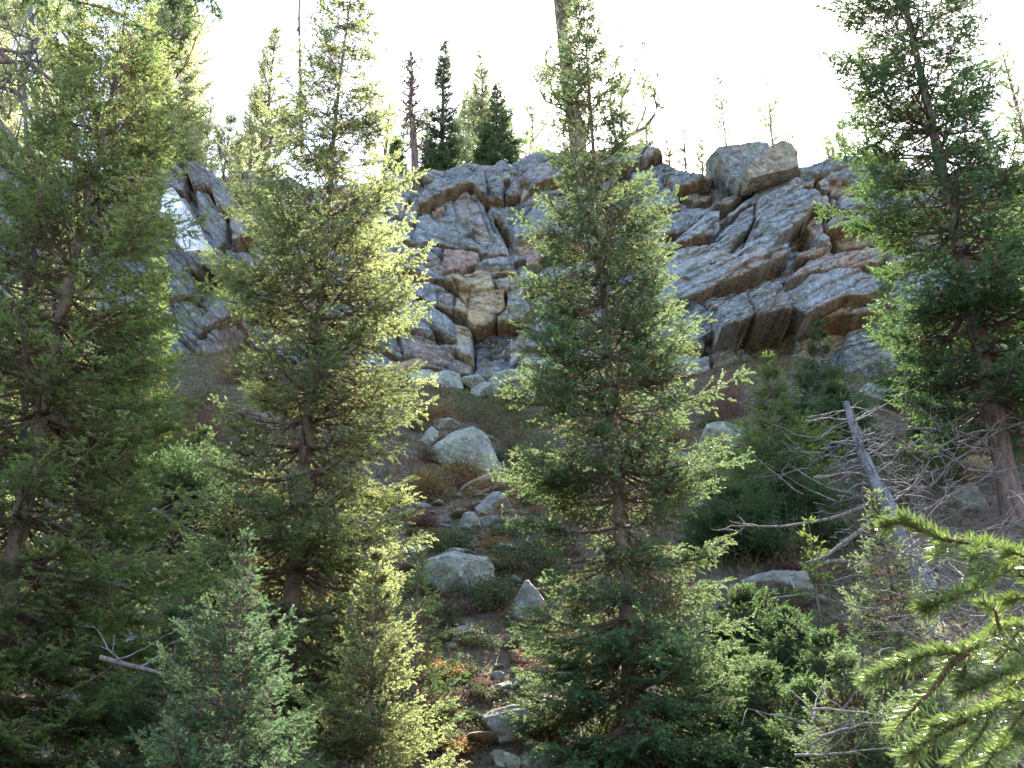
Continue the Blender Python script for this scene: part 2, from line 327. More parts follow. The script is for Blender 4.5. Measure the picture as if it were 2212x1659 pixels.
# (outline on the face, how far it stands out in m, rock colour, colour strength, ledge tilt)
BL = [
 (A((20,200),(100,180),(150,260),(160,330),(60,480),(0,500)), .25, PINK, .4),
 (A((670,380),(860,430),(880,530),(800,640),(720,580),(660,470)), .15, GREY, .3),
 (A((800,600),(1000,380),(1106,350),(1300,330),(1300,660),(900,720),(840,700)), .5, GREY, .7),
 (A((220,430),(420,350),(500,280),(600,290),(640,360),(650,470),(720,600),(820,700),(830,760),(620,740),(560,700),(360,690),(240,670),(170,670),(150,600),(190,500)), .4, GREY, .7),
 (A((430,400),(520,300),(600,420),(640,520),(700,640),(640,690),(560,600),(480,520)), .48, PINK, .55),
 (A((280,440),(380,420),(380,480),(300,500)), .46, ORG, .8),
 (A((220,410),(270,390),(270,430),(220,460)), .5, ORG, .7),
 (A((780,340),(850,230),(950,170),(1100,120),(1300,90),(1300,210),(1106,250),(930,290),(830,340)), 1.0, GREY, .6),
 (A((560,250),(640,180),(760,110),(860,160),(850,230),(780,250),(770,370),(650,370)), .7, DGREY, .4),
 (A((190,370),(230,290),(330,230),(400,170),(560,120),(640,180),(660,300),(650,345),(560,262),(500,275),(420,320),(330,350),(200,395)), 1.1, GREY, .6),
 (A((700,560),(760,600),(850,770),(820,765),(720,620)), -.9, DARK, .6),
 (A((880,300),(930,300),(950,350),(890,390)), .5, PINK, .8),
 (A((840,700),(1000,640),(1200,640),(1200,720),(900,760)), .1, ORG, .6),
 (A((930,780),(1000,730),(1050,760),(1010,820),(930,820)), .4, PINK, .9),
 (A((230,680),(355,712),(350,790),(240,780)), .35, GREY, .5),
 (A((240,790),(340,800),(340,815),(250,810)), .5, PINK, .8),
 (A((365,712),(480,700),(610,720),(600,800),(500,880),(400,860),(362,790)), .6, RED, .8),
 (A((580,830),(640,770),(830,750),(850,850),(700,830),(600,850)), .8, GREY, .6),
 (A((500,890),(640,850),(850,850),(870,878),(700,880),(510,910)), .5, TAN, .7),
 (A((700,900),(900,880),(990,890),(990,960),(900,990),(740,1000)), .75, TAN, .75),
 (A((380,880),(560,900),(600,880),(690,880),(720,960),(700,1000),(560,1010),(440,960),(380,930)), .85, TAN, .95),
 (A((440,975),(560,1015),(540,1130),(500,1080)), .3, GOLD, .8),
 (A((130,960),(200,900),(340,960),(440,1000),(530,1080),(520,1150),(400,1120),(300,1090),(140,1010)), .7, GREY, .5),
 (A((330,1000),(420,1000),(460,1090),(420,1120),(330,1090)), .73, RED, .7),
 (A((440,1020),(530,1085),(520,1148),(450,1110)), .75, TAN, .8),
 (A((60,1090),(140,1030),(300,1090),(420,1170),(560,1250),(570,1330),(575,1470),(540,1460),(450,1400),(300,1310),(150,1270),(60,1250)), .7, GREY, .6),
 (A((430,1190),(560,1260),(575,1470),(470,1420)), .72, TAN, .7),
 (A((60,1270),(290,1320),(450,1430),(575,1490),(550,1560),(400,1540),(250,1500),(110,1430)), .35, RED, .45),
 (A((300,1330),(460,1410),(440,1430),(330,1400)), -.5, OCHRE, .8),
 (A((575,1290),(720,1225),(890,1185),(900,1240),(860,1320),(740,1420),(640,1510),(578,1490)), -.35, (.05, .05, .055), 1.0),  # recess darkness is put into the colour as well as the depth
 (A((870,1270),(950,1180),(985,1150),(960,1290),(850,1345)), .0, TAN, .8),
 (A((530,1020),(620,1000),(780,990),(790,1100),(720,1170),(720,1205),(660,1220),(580,1260),(530,1190)), .75, GOLD, .95),
 (A((790,1000),(900,975),(960,1080),(975,1130),(900,1185),(725,1208),(730,1160),(800,1100)), .85, (.27, .23, .17), .8),
 # ---- right-hand slabs
 (B((-160,250),(60,250),(100,330),(-160,400)), .5, GREY, .7),
 (B((-160,420),(100,340),(160,400),(180,470),(80,485),(-160,520)), .8, GREY, .7),
 (B((180,350),(350,340),(390,400),(360,450),(270,455),(190,420)), .25, BROWN, .6),
 (B((280,380),(390,370),(370,450),(300,460)), -.5, BROWN, .9),
 (B((60,240),(180,225),(400,275),(380,290),(220,330),(130,355),(115,320)), 1.0, GREY, .7),
 (B((-160,600),(100,520),(330,480),(430,465),(330,560),(200,640),(-160,760)), .55, GREY, .5),
 (B((-160,820),(130,700),(260,600),(360,510),(440,510),(440,620),(400,660),(260,700),(150,740),(-160,900)), 1.0, PALE, .5),
 (B((420,500),(500,470),(520,560),(460,620),(440,560)), -.1, OCHRE, .7),
 (B((380,460),(560,370),(700,310),(720,330),(560,430),(500,480)), .8, GREY, .5),
 (B((700,300),(860,262),(850,290),(720,330)), .55, ORG, .8),
 (B((960,220),(1170,150),(1300,110),(1500,90),(1500,170),(1300,200),(1080,280),(1000,270)), 1.1, GREY, .6),
 (B((1080,330),(1200,240),(1320,180),(1500,200),(1500,330),(1310,330),(1200,350),(1150,385)), .8, BROWN, .5),
 (B((1180,340),(1320,330),(1500,350),(1500,400),(1240,405),(1180,400)), .6, OCHRE, .7),
 (B((480,530),(640,420),(700,350),(900,265),(1080,290),(1070,350),(900,350),(760,440),(650,470),(510,560)), .95, PALE, .4),
 (B((880,700),(960,600),(1080,500),(1200,480),(1100,560),(1030,640),(1060,740),(950,740),(840,715)), .1, OCHRE, .9),
 (B((360,740),(450,640),(560,530),(660,470),(680,560),(620,680),(540,740),(490,790),(370,770)), 1.15, GREY, .6),
 (B((680,560),(700,430),(880,330),(1080,340),(1170,410),(1192,485),(1080,475),(960,590),(820,690),(760,640),(640,720),(600,740),(650,640)), 1.6, (.225, .25, .285), .6),
 (B((1180,400),(1240,440),(1240,490),(1200,500),(1185,480)), .9, BROWN, .5),
 (B((1240,410),(1400,400),(1500,400),(1500,490),(1250,505)), 1.2, GREY, .5),
 (B((1160,630),(1360,600),(1500,600),(1500,740),(1250,760)), .8, OCHRE, .9),
 (B((1140,580),(1250,530),(1440,515),(1500,515),(1500,600),(1380,600),(1180,625)), 1.7, GREY, .6),
 (B((1020,600),(1060,560),(1140,560),(1150,640),(1230,770),(1160,780),(1080,690)), 1.3, (.22, .15, .10), .7),
 (B((1040,830),(1150,780),(1320,760),(1500,740),(1500,860),(1340,880),(1150,920),(980,950),(900,1000),(880,980)), 1.0, PINK, .75),
 (B((960,800),(1080,750),(1140,770),(1120,800),(980,830)), 1.2, ORG, .6),
 (B((320,1100),(520,980),(835,860),(835,950),(650,1070),(520,1100),(340,1130)), .0, OCHRE, .9),
 (B((-160,1000),(60,880),(140,760),(360,740),(520,800),(760,640),(830,700),(770,780),(815,850),(760,870),(400,1020),(290,1080),(60,1150),(-160,1250)), 1.35, PALE, .6),
 (B((770,770),(830,730),(930,760),(900,800),(820,835),(800,820)), 1.6, GREY, .6),
 (B((-160,1300),(60,1180),(200,1130),(300,1110),(430,1190),(430,1330),(320,1440),(260,1440),(180,1380),(-160,1500)), 1.1, GREY, .6),
 (B((320,1440),(440,1330),(530,1420),(600,1560),(400,1570),(370,1500)), .35, BROWN, .8),
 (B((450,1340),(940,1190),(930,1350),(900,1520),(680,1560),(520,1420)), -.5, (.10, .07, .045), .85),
 (B((1060,1320),(1260,1300),(1280,1440),(1150,1560),(1000,1560),(960,1420)), -.4, GOLD, .85),
 (B((-160,1500),(180,1470),(370,1480),(390,1600),(100,1640),(-160,1640)), .6, PALE, .5),
 (B((345,1120),(420,1080),(480,1110),(430,1180),(370,1160)), 1.2, PINK, .7),
 (B((425,1140),(560,1062),(640,1062),(690,1205),(640,1245),(440,1312)), 2.5, GREY, .75),
 (B((640,1062),(830,955),(885,1040),(940,1182),(860,1170),(695,1215)), 2.8, GREY, .75),
 (B((1000,1215),(1290,1110),(1500,1100),(1500,1200),(1300,1220),(1020,1240)), 1.3, OCHRE, .5),
 (B((860,1060),(1040,950),(1290,900),(1500,960),(1500,1080),(1290,1090),(1010,1212),(945,1180)), 2.1, (.235, .26, .295), .7),
 (B((1290,1360),(1560,1340),(1620,1640),(1250,1640)), 1.0, DGREY, .8),
 # ---- left outcrop
 (C((-60,130),(0,150),(80,130),(150,190),(130,330),(60,300),(-60,330)), .7, DGREY, .6),
 (C((150,150),(250,130),(330,160),(370,190),(460,290),(540,400),(470,500),(380,470),(340,330),(200,300)), .9, DGREY, .7),
 (C((80,360),(150,380),(230,520),(290,700),(280,790),(190,640),(110,480)), .7, PINK, .4),
 (C((230,330),(330,350),(400,480),(460,560),(460,720),(380,790),(300,760),(240,560)), .5, GREY, .4),
 (C((520,280),(640,240),(700,270),(660,420),(560,420)), .3, ORG, .4),
 (C((470,520),(620,450),(720,470),(760,620),(640,640),(490,710)), .9, PINK, .35),
 (C((90,830),(220,800),(310,860),(260,960),(140,890)), .9, GREY, .5),
 (C((-60,900),(90,920),(220,960),(230,1120),(60,1130),(-60,1100)), .6, GREY, .6),
 (C((220,1380),(300,1240),(400,1140),(540,1100),(560,1230),(440,1280),(330,1350),(240,1395)), .8, PALE, .4),
 (C((200,1560),(260,1440),(380,1380),(520,1330),(600,1400),(580,1500),(400,1560)), .5, PINK, .3),
]
def seg_sdf(px, py, poly):
    q = np.array(poly); n = len(q); d = np.full(px.shape, 1e9); s = np.ones(px.shape)
    for i in range(n):
        a = q[i]; b = q[i-1]; e = b-a; wx = px-a[0]; wy = py-a[1]
        t = np.clip((wx*e[0]+wy*e[1])/(e@e), 0, 1)
        d = np.minimum(d, (wx-e[0]*t)**2+(wy-e[1]*t)**2)
        c1 = py >= a[1]; c2 = py < b[1]; c3 = e[0]*wy > e[1]*wx
        s = np.where((c1 & c2 & c3) | (~c1 & ~c2 & ~c3), -s, s)
    return np.sqrt(d)*-s          # positive inside
def layers(S, T, rng, tmin, tmax, lmin, lmax, seed):
    b = np.cumsum(rng.uniform(tmin, tmax, 900)) + S.min()-50
    i = np.searchsorted(b, S.ravel()).reshape(S.shape); i = np.clip(i, 1, len(b)-1)
    lo = b[i-1]; hi = b[i]; q = (S-lo)/(hi-lo)
    dl = np.minimum(S-lo, hi-S)
    L = lmin+(lmax-lmin)*hsh(i, i*0, seed); tt = T/L + hsh(i, i*0+3, seed)*7
    j = np.floor(tt); f = tt-j
    jit = .25*hsh(i, j, seed+1)
    j = np.where(f < jit, j-1, j); f2 = np.abs(f-jit)
    db = np.minimum(f2, 1-np.abs(f-.5)*0+0*f)*L
    db = np.minimum(np.abs(f-jit), np.minimum(1-f+.25*hsh(i, np.floor(tt)+1, seed+1), 9))*L
    return i, j, q, dl, db
def facets(a, b, size, seed, tilt):
    """height field of randomly tilted flat facets"""
    x = a/size; y = b/size; xi = np.floor(x); yi = np.floor(y); best = np.full(x.shape, 1e9); h = np.zeros(x.shape)
    for dx in (-1, 0, 1):
        for dy in (-1, 0, 1):
            cx = xi+dx; cy = yi+dy; px = cx+hsh(cx, cy, seed); py = cy+hsh(cx, cy, seed+1)
            d = (x-px)**2+(y-py)**2
            v = ((hsh(cx, cy, seed+2)-.5)*(x-px)+(hsh(cx, cy, seed+3)-.5)*(y-py))*2*tilt+(hsh(cx, cy, seed+4)-.5)*tilt*.5
            m = d < best; best = np.where(m, d, best); h = np.where(m, v, h)
    return h
def make_cliff():
    rng = np.random.default_rng(11)
    nc, nr = 1240, 430
    xs = np.linspace(-31, 31, nc); wv = np.linspace(0, 1, nr)
    z0 = foot(xs)-3.2; z1 = crest(xs)
    z1 = z1 + .22*np.round(2.5*fbm(xs*.9, xs*0, 3, 77)) + .06*fbm(xs*3, xs*0, 2, 78)
    z1 = np.convolve(np.pad(z1, 3, mode='edge'), np.ones(7)/7, 'valid')
    X = np.repeat(xs[None], nr, 0); Z = z0[None]+wv[:, None]*(z1-z0)[None]
    Y0 = yface(Z) + .6*fbm(X*.10, Z*.06, 2, 31)
    U, V = proj(X, Y0, Z)
    wU = U + 9*fbm(U/70, V/50, 4, 1); wV = V + 9*fbm(U/90, V/45, 4, 2)
    uu = np.linspace(-1500, 3800, 3000)
    gp = np.interp(uu, [300, 480, 600, 860, 960, 1060, 1150, 1300, 1450, 1900, 2212], [-1.1, -1.0, -.6, -.4, -.32, 0, .15, .32, .42, .42, .25])
    G = np.cumsum(gp)*(uu[1]-uu[0])
    S = wV + np.interp(wU, uu, G)
    T = wU + .35*wV*np.sign(np.interp(wU, [1000, 1200], [-1, 1]))
    i, j, q, dl, db = layers(S, T, rng, 50, 130, 110, 360, 3)
    big = 1.15*(hsh(i, j, 5)-.5) + .08*(1-(2*q-1)**6) + .5*(q-.5)
    ga = .25+.75*sst(-.25, .25, fbm(U/130, V/80, 3, 7))
    big -= ga*(.34*np.exp(-(dl/3.0)**2) + .30*np.exp(-(db/2.4)**2))
    i2, j2, q2, dl2, db2 = layers(S+6*fbm(U/40, V/20, 3, 12), T+300, rng, 13, 48, 40, 190, 23)
    mm = sst(-.3, .35, fbm(U/75+4, V/40, 3, 17))
    med = .34*(hsh(i2, j2, 15)-.5)*(.35+.65*mm) + .05*mm*(1-(2*q2-1)**4)+.05*(q2-.5)
    med -= mm*(.17*np.exp(-(dl2/1.7)**2)*(hsh(i2, j2*0, 19) > .35)+.10*np.exp(-(db2/1.6)**2)*(hsh(i2, j2, 18) > .45))
    i3, j3, q3, dl3, db3 = layers(S+3*fbm(U/50, V/25, 3, 812), T+900, rng, 9, 26, 90, 420, 823)
    rgt = sst(1330, 1460, U)*.75+.25
    thin = rgt*(.13*(hsh(i3, j3, 815)-.5) - .13*np.exp(-(dl3/1.5)**2)*(.35+.65*hsh(i3, j3, 816)) - .08*np.exp(-(db3/1.3)**2))
    fine = thin + .13*fbm(X*1.2, Z*1.6, 7, 40) + facets(T+8*fbm(U/20, V/20, 3, 700), S*1.6, 70, 710, .24) + facets(T, S*1.8+5*fbm(U/9, V/9, 2, 701), 24, 720, .09) + .03*(1-2*np.abs(fbm(X*4, Z*6, 3, 44)))
    H = big+med+fine
    col = np.empty(X.shape+(3,)); g = fbm(X*.7, Z*.9, 5, 50)[..., None]
    col[:] = np.array(GREY)*(1+.35*g)
    om = sst(.05, .35, fbm(X*.45+9, Z*.6, 4, 60))[..., None]*.38
    col = col*(1-om)+np.array(PINK)*om
    per = hsh(i, j, 70)[..., None]; col = col*(.8+.4*per)
    wob = 5.0*fbm(U/22, V/22, 5, 90)
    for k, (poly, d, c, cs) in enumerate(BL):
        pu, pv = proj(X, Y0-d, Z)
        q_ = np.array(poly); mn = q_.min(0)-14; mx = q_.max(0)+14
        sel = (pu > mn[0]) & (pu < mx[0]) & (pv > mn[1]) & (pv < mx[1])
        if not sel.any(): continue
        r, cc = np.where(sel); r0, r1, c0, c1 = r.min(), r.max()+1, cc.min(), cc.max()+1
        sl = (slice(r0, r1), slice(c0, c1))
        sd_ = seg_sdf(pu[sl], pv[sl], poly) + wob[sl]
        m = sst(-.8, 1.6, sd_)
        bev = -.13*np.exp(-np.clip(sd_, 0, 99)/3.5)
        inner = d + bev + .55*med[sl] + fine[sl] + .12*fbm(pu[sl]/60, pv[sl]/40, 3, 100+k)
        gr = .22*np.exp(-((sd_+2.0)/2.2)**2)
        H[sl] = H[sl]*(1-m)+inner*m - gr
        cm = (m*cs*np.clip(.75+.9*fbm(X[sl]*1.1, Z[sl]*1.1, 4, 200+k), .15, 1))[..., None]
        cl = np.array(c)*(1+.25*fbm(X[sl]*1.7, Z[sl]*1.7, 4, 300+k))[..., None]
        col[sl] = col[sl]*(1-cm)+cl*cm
    # rounded crest
    e = sst(.965, 1.0, wv)[:, None]
    H = H*(1-.75*e) - e**2*.9
    Yf = Y0-H
    # undersides keep the fresh ochre of unweathered sandstone
    dy = np.gradient(Yf, axis=0)/np.maximum(np.gradient(Z, axis=0), 1e-4)
    for _ in range(2): dy = (dy+np.roll(dy, 1, 0)+np.roll(dy, -1, 0)+np.roll(dy, 1, 1)+np.roll(dy, -1, 1))/5
    un = (sst(.7, 2.2, -dy)*.92)[..., None]
    un = un*np.clip(.8+fbm(X*.5, Z*.5, 3, 400), 0, 1)[..., None]
    col = col*(1-un)+np.array(OCHRE)*un
    top = np.stack([X, Yf, Z], -1)
    # cap running back over the top
    nb = 14; bk = np.linspace(0, 1, nb+1)[1:]
    cap = []
    for b in bk:
        yy = Yf[-1]+b*5.0; zz = z1 - (.15*b + 2.6*b**3) + .12*fbm(xs*1.2, yy*1.2, 4, 500)*b
        cap.append(np.stack([xs, yy, zz], -1))
    V3 = np.concatenate([top.reshape(-1, 3), np.array(cap).reshape(-1, 3)])
    capc = np.repeat(col[-1][None], nb, 0)
    capn = np.zeros(nb*nc)
    o = mk('cliff', V3, grid_faces(nr+nb, nc), M_ROCK, smooth=False, attrs={'bed': np.concatenate([((S+5*fbm(U/30, V/16, 4, 601))/10).ravel(), capn+7]), 'along': np.concatenate([(T/70).ravel(), capn])}, col=np.concatenate([col.reshape(-1, 3), capc.reshape(-1, 3)]))
    tag(o, 'long weathered grey and ochre sandstone cliff with tilted cracked ledges', None, kind='structure')
make_cliff()

# ------------------------------------------------------------------ rocks
def ico(sub):
    import bmesh
    bm = bmesh.new(); bmesh.ops.create_icosphere(bm, subdivisions=sub, radius=1)
    v = np.array([q.co[:] for q in bm.verts]); f = np.array([[a.index for a in p.verts] for p in bm.faces]); bm.free()
    return v, f
ICO = {k: ico(k) for k in (4, 5, 6)}
def vn3(p, s=0):   # cheap 3-d noise from three planes
    return (vn(p[:, 0]+p[:, 2]*.7, p[:, 1]-p[:, 2]*.3, s)+vn(p[:, 1]+5, p[:, 2], s+1)+vn(p[:, 2]-9, p[:, 0], s+2))/3*2-1
def rock_shape(rx, ry, rz, seed, sub=5, cuts=13, rough=.032, flat=0.0):
    rng = np.random.default_rng(seed); d, f = ICO[sub]
    nrm = norm(rng.normal(size=(cuts, 3))*np.array([1, 1, 1.2])); off = rng.uniform(.50, .95, cuts)
    if flat: nrm = np.vstack([nrm, [[0, 0, 1], [0, 0, -1]]]); off = np.append(off, [1-flat, 1-flat])
    dn = d@nrm.T; r = np.where(dn > .05, off[None]/np.maximum(dn, .05), 9).min(1)
    r = np.minimum(r, 1.1)
    v = d*r[:, None]
    n1 = vn3(v*2.2+seed, seed); n2 = vn3(v*6+seed, seed+9); n3 = vn3(v*15+seed, seed+19)
    v = v*(1+rough*(1.2*n1+1.2*n2+1.1*n3))[:, None]
    st_ = np.floor(v[:, 2]*6+.8*n1+seed); v[:, :2] *= (1+.07*(hsh(st_, st_*0, seed)-.5))[:, None]
    return v*np.array([rx, ry, rz])*1.12, f
def rock(u, v, wpx, hpx, mat, label, seed, cat='boulder', group=None, name='boulder', Y=None, rot=0., tilt=0., sink=.3, flat=0., dep=.8, sub=5, roll=0.):
    c = hit(u, v+hpx*.45) if Y is None else P(u, v+hpx*.45, Y)
    dist = np.linalg.norm(c); rx = wpx/2/F*dist; rz = hpx/2/F*dist*1.12
    vv, f = rock_shape(rx, rx*dep, rz, seed, flat=flat, sub=sub)
    p = P(u, v, c[1]+rx*dep*.4)
    o = mk(name, vv, f, mat, smooth=False)
    o.location = tuple(p - np.array([0, 0, rz*sink])); o.rotation_euler = (tilt, roll, rot)
    return tag(o, label, cat, group)
G_SL = 'rocks lying on the slope below the cliff'
G_CF = 'blocks along the foot of the cliff'
RK = [
 (1012, 972, 138, 104, M_BLD, 'big pale green lichen covered boulder alone in the gap between the two middle spruces', 1, G_SL, dict(sub=6, roll=.25)),
 (962, 915, 60, 26, M_BLD, 'small flat white grey rock just above left of the big lichen boulder', 2, G_SL, {}),
 (928, 940, 40, 46, M_BLD, 'upright lichened rock touching the left side of the big boulder', 3, G_SL, {}),
 (1040, 1052, 92, 44, M_OCH, 'tilted slab with orange lower edge right under the big boulder', 4, G_SL, dict(roll=-.45, flat=.4)),
 (1070, 1092, 80, 60, M_GREY, 'smooth pointed bluish grey rock above the small stack of blocks', 5, G_SL, dict(roll=.5)),
 (1018, 1128, 50, 44, M_BLD, 'round lichened block on the left of the small stack', 6, G_SL, {}),
 (1052, 1150, 34, 26, M_OCH, 'small ochre block in the middle of the small stack', 7, G_SL, dict(flat=.3)),
 (1060, 1128, 30, 24, M_GREY, 'small grey block on top of the small stack', 8, G_SL, dict(flat=.3)),
 (1010, 1108, 60, 22, M_OCH, 'flat ochre slab lying on the left end of the small stack', 9, G_SL, dict(flat=.5)),
 (1120, 1130, 110, 34, M_GREY, 'long low grey slab running under the middle spruce right of the small stack', 10, G_SL, dict(flat=.3, roll=-.15)),
 (985, 1240, 150, 110, M_BLD, 'broad green lichened rock hump with a crack across its top, mid slope', 11, G_SL, dict(sub=6, sink=.3)),
 (990, 1202, 130, 34, M_BLD, 'flat slab lying over the top of the broad green hump', 12, G_SL, dict(flat=.4, roll=-.1)),
 (990, 1362, 56, 26, M_GREY, 'small pale wedge shaped rock by yellow leaves below the green hump', 13, G_SL, {}),
 (982, 1312, 26, 22, M_BLD, 'tiny whitish stone just under the broad green hump', 14, G_SL, {}),
 (1140, 1310, 110, 120, M_GREY, 'rounded brown grey rock half hidden at the left edge of the middle spruce', 15, G_SL, {}),
 (1130, 1562, 190, 84, M_GREY, 'large smooth brownish slab near the bottom under the middle spruce', 16, G_SL, dict(flat=.2, roll=-.12)),
 (1180, 1512, 150, 30, M_GREY, 'thin flat slab lying on the upper side of the large brownish slab', 17, G_SL, dict(flat=.5, roll=-.1)),
 (1150, 1622, 60, 34, M_GREY, 'squarish block at the bottom edge beneath the large brownish slab', 18, G_SL, dict(flat=.3)),
 (1230, 1640, 170, 60, M_GREY, 'wide layered ledge at the bottom edge beneath the middle spruce', 19, G_SL, dict(flat=.3)),
 (1090, 1640, 60, 44, M_BLD, 'rounded block left of the squarish block at the bottom edge', 20, G_SL, {}),
 (990, 1590, 44, 34, M_BLD, 'small lichened stone at the bottom in the dark soil', 21, G_SL, {}),
 (905, 1188, 60, 22, M_BLD, 'pale flat stone at the right edge of the bright left spruce', 22, G_SL, dict(flat=.3)),
 (915, 838, 110, 100, M_BLD, 'large pale lichened boulder at the cliff foot beside the bright spruce', 30, G_CF, dict(Y=40.0, sub=6)),
 (885, 795, 70, 44, M_OCH, 'orange streaked rock leaning above the large pale boulder', 31, G_CF, dict(Y=40.8)),
 (970, 826, 70, 52, M_BLD, 'medium grey boulder wedged under the reddish left wall', 32, G_CF, dict(Y=40.4)),
 (1045, 842, 50, 40, M_BLD, 'pale rounded boulder below the dark recess', 33, G_CF, dict(Y=40.0)),
 (1030, 822, 60, 30, M_BLD, 'small lichened slab at the lip of the dark recess', 34, G_CF, dict(Y=40.6)),
 (1105, 815, 80, 56, M_BLD, 'tall lichened block right of the dark recess', 35, G_CF, dict(Y=40.2)),
 (1160, 790, 100, 60, M_BLD, 'light split block behind the left side of the middle spruce', 36, G_CF, dict(Y=40.4, roll=-.3)),
 (1140, 836, 150, 40, M_GREY, 'long pale slab sloping up into the middle spruce', 37, G_CF, dict(Y=39.6, roll=-.3, flat=.3)),
 (1200, 850, 130, 46, M_BLD, 'low green tinted slab at the foot behind the middle spruce', 38, G_CF, dict(Y=39.2, roll=-.2, flat=.3)),
 (1552, 950, 122, 100, M_BLD, 'big whitish lichened boulder between the middle spruce and the young fir', 39, G_CF, dict(sub=6)),
 (1480, 1000, 110, 110, M_BLD, 'big pale boulder seen through the right edge of the middle spruce', 40, G_CF, {}),
 (1960, 790, 120, 90, M_GREY, 'dark blocky rock behind the lower boughs of the right tall spruce', 41, G_CF, dict(Y=37.5, flat=.2)),
 (1900, 870, 100, 90, M_BLD, 'pale rock above the top of the fallen grey snag', 42, G_CF, dict(Y=35)),
 (2100, 1090, 110, 110, M_GREY, 'smooth round boulder left of the right spruce trunk', 43, G_SL, dict(Y=23.4, sub=6)),
 (2040, 1128, 60, 44, M_OCH, 'small tan boulder left of the smooth round boulder', 44, G_SL, dict(Y=23.2)),
 (2095, 1010, 110, 50, M_OCH, 'mossy ochre ledge rock above the smooth round boulder', 45, G_SL, dict(Y=25, roll=-.5, flat=.2)),
 (2110, 960, 120, 80, M_OCH, 'shadowed brown rock beside the right spruce trunk, topmost of its cluster', 46, G_SL, dict(Y=26.5)),
 (2045, 940, 90, 70, M_GREY, 'grey rock behind the dead branches right of the snag', 47, G_SL, dict(Y=28)),
 (1790, 1225, 130, 46, M_GREY, 'pale flat ledge block above the dark gap left of the young conifer', 48, G_SL, dict(flat=.3, roll=-.3)),
 (1680, 1265, 190, 60, M_GREY, 'long brown ledge with dark cracks under the young fir', 49, G_SL, dict(flat=.3, roll=-.15)),
 (1640, 1312, 200, 34, M_GREY, 'lowest thin ledge above the dark green shrubs', 50, G_SL, dict(flat=.4, roll=-.12)),
 (1600, 1560, 60, 60, M_GREY, 'small grey stone in the shadow beside the middle spruce skirt', 51, G_SL, {}),
 (330, 1390, 130, 60, M_GREY, 'dark rounded rock under the left spruce boughs', 52, G_SL, {}),
 (300, 1240, 110, 60, M_GREY, 'grey ledge rock glimpsed between the left spruce and the blue fir', 53, G_SL, {}),
]
for u, v, a, b, m, lab, sd0, grp, kw in RK: rock(u, v, a, b, m, lab, sd0*7+3, group=grp, **kw)
# small loose stones on the slope
rs = np.random.default_rng(3)
def scatter_stones():
    base = []
    for k in range(5):
        v, f = rock_shape(1, .85, .55, 900+k, sub=4, cuts=8, rough=.01); o = mk('stone', v, f, [M_BLD, M_GREY, M_OCH][k % 3], smooth=False); base.append(o)
    n = 0
    for k in range(190):
        u = rs.normal(1045, 62) if k < 130 else rs.uniform(300, 2000); v = rs.normal(1130, 75) if k < 90 else rs.uniform(880, 1640)
        p = hit(u, v)
        if p[1] > 40: continue
        s = rs.uniform(.045, .12)+.16*rs.random()**4
        o = base[n] if n < 5 else base[rs.integers(5)].copy()
        if n >= 5: link(o)
        o.location = (p[0], p[1], g1(p[0], p[1])+s*.1); o.scale = (s*rs.uniform(.8, 1.5), s, s*rs.uniform(.7, 1.1)); o.rotation_euler = (rs.uniform(-.4, .4), rs.uniform(-.4, .4), rs.uniform(0, 6))
        kk_ = ['pale lichened', 'grey', 'ochre'][[M_BLD, M_GREY, M_OCH].index(o.data.materials[0])]
        tag(o, 'small loose %s stone lying on the steep soil slope' % kk_, 'stone', 'small loose stones on the slope'); n += 1
scatter_stones()

# balanced overhanging block on the crest
def outline_block(name, pts, Yc, th, mat, label, cat, seed, plane=None, bk=.35):
    """angular block: hull of an outline (front) and a smaller outline set back, finely divided and roughened"""
    import bmesh
    bm = bmesh.new(); ctr = np.mean([P(u, v, Yc) for u, v in pts], 0)
    for u, v in pts:
        p = P(u, v, Yc)-ctr
        if plane: p = P(u, v, Yc+plane[0]*p[0]+plane[1]*p[2])-ctr
        bm.verts.new(p); bm.verts.new(p*np.array([.90, 1, .85])+np.array([0, th, (.35 if plane is None else .3)*th])); bm.verts.new(p*np.array([.86, 1, .80])+np.array([0, -th*bk, -.1]))
    r = bmesh.ops.convex_hull(bm, input=bm.verts)
    bmesh.ops.delete(bm, geom=[g for g in r['geom_interior'] if isinstance(g, bmesh.types.BMVert)], context='VERTS')
    bmesh.ops.triangulate(bm, faces=bm.faces)
    for _ in range(5):
        long_e = [e for e in bm.edges if e.calc_length() > .11]
        if not long_e: break
        bmesh.ops.subdivide_edges(bm, edges=long_e, cuts=1)
        bmesh.ops.triangulate(bm, faces=bm.faces)
    bmesh.ops.smooth_vert(bm, verts=bm.verts, factor=.5, use_axis_x=True, use_axis_y=True, use_axis_z=True)
    bm.normal_update(); bm.verts.index_update()
    v = np.array([q.co[:] for q in bm.verts]); nn = np.array([q.normal[:] for q in bm.verts])
    f = np.array([[a.index for a in p.verts] for p in bm.faces]); bm.free()
    s = v[:, 2]-.35*v[:, 0]+.1*vn3(v*1.5, seed)
    lay = (hsh(np.floor(s/.33+.6*vn3(v, seed+5)), np.floor(s/.33)*0, seed)-.5)*.10
    v = v+nn*(.10*vn3(v*1.4+seed, seed)+.05*vn3(v*5, seed+3)+lay)[:, None]
    o = mk(name, v, f, mat); o.location = tuple(ctr)
    return tag(o, label, cat)
outline_block('overhanging_block', B((362,150),(385,128),(520,98),(640,82),(760,84),(820,220),(740,340),(640,400),(545,420),(480,350),(450,250),(400,185)), 43.4, 2.4, M_DKG,
              'big grey anvil shaped block jutting above the skyline on the cliff crest', 'rock', 4)
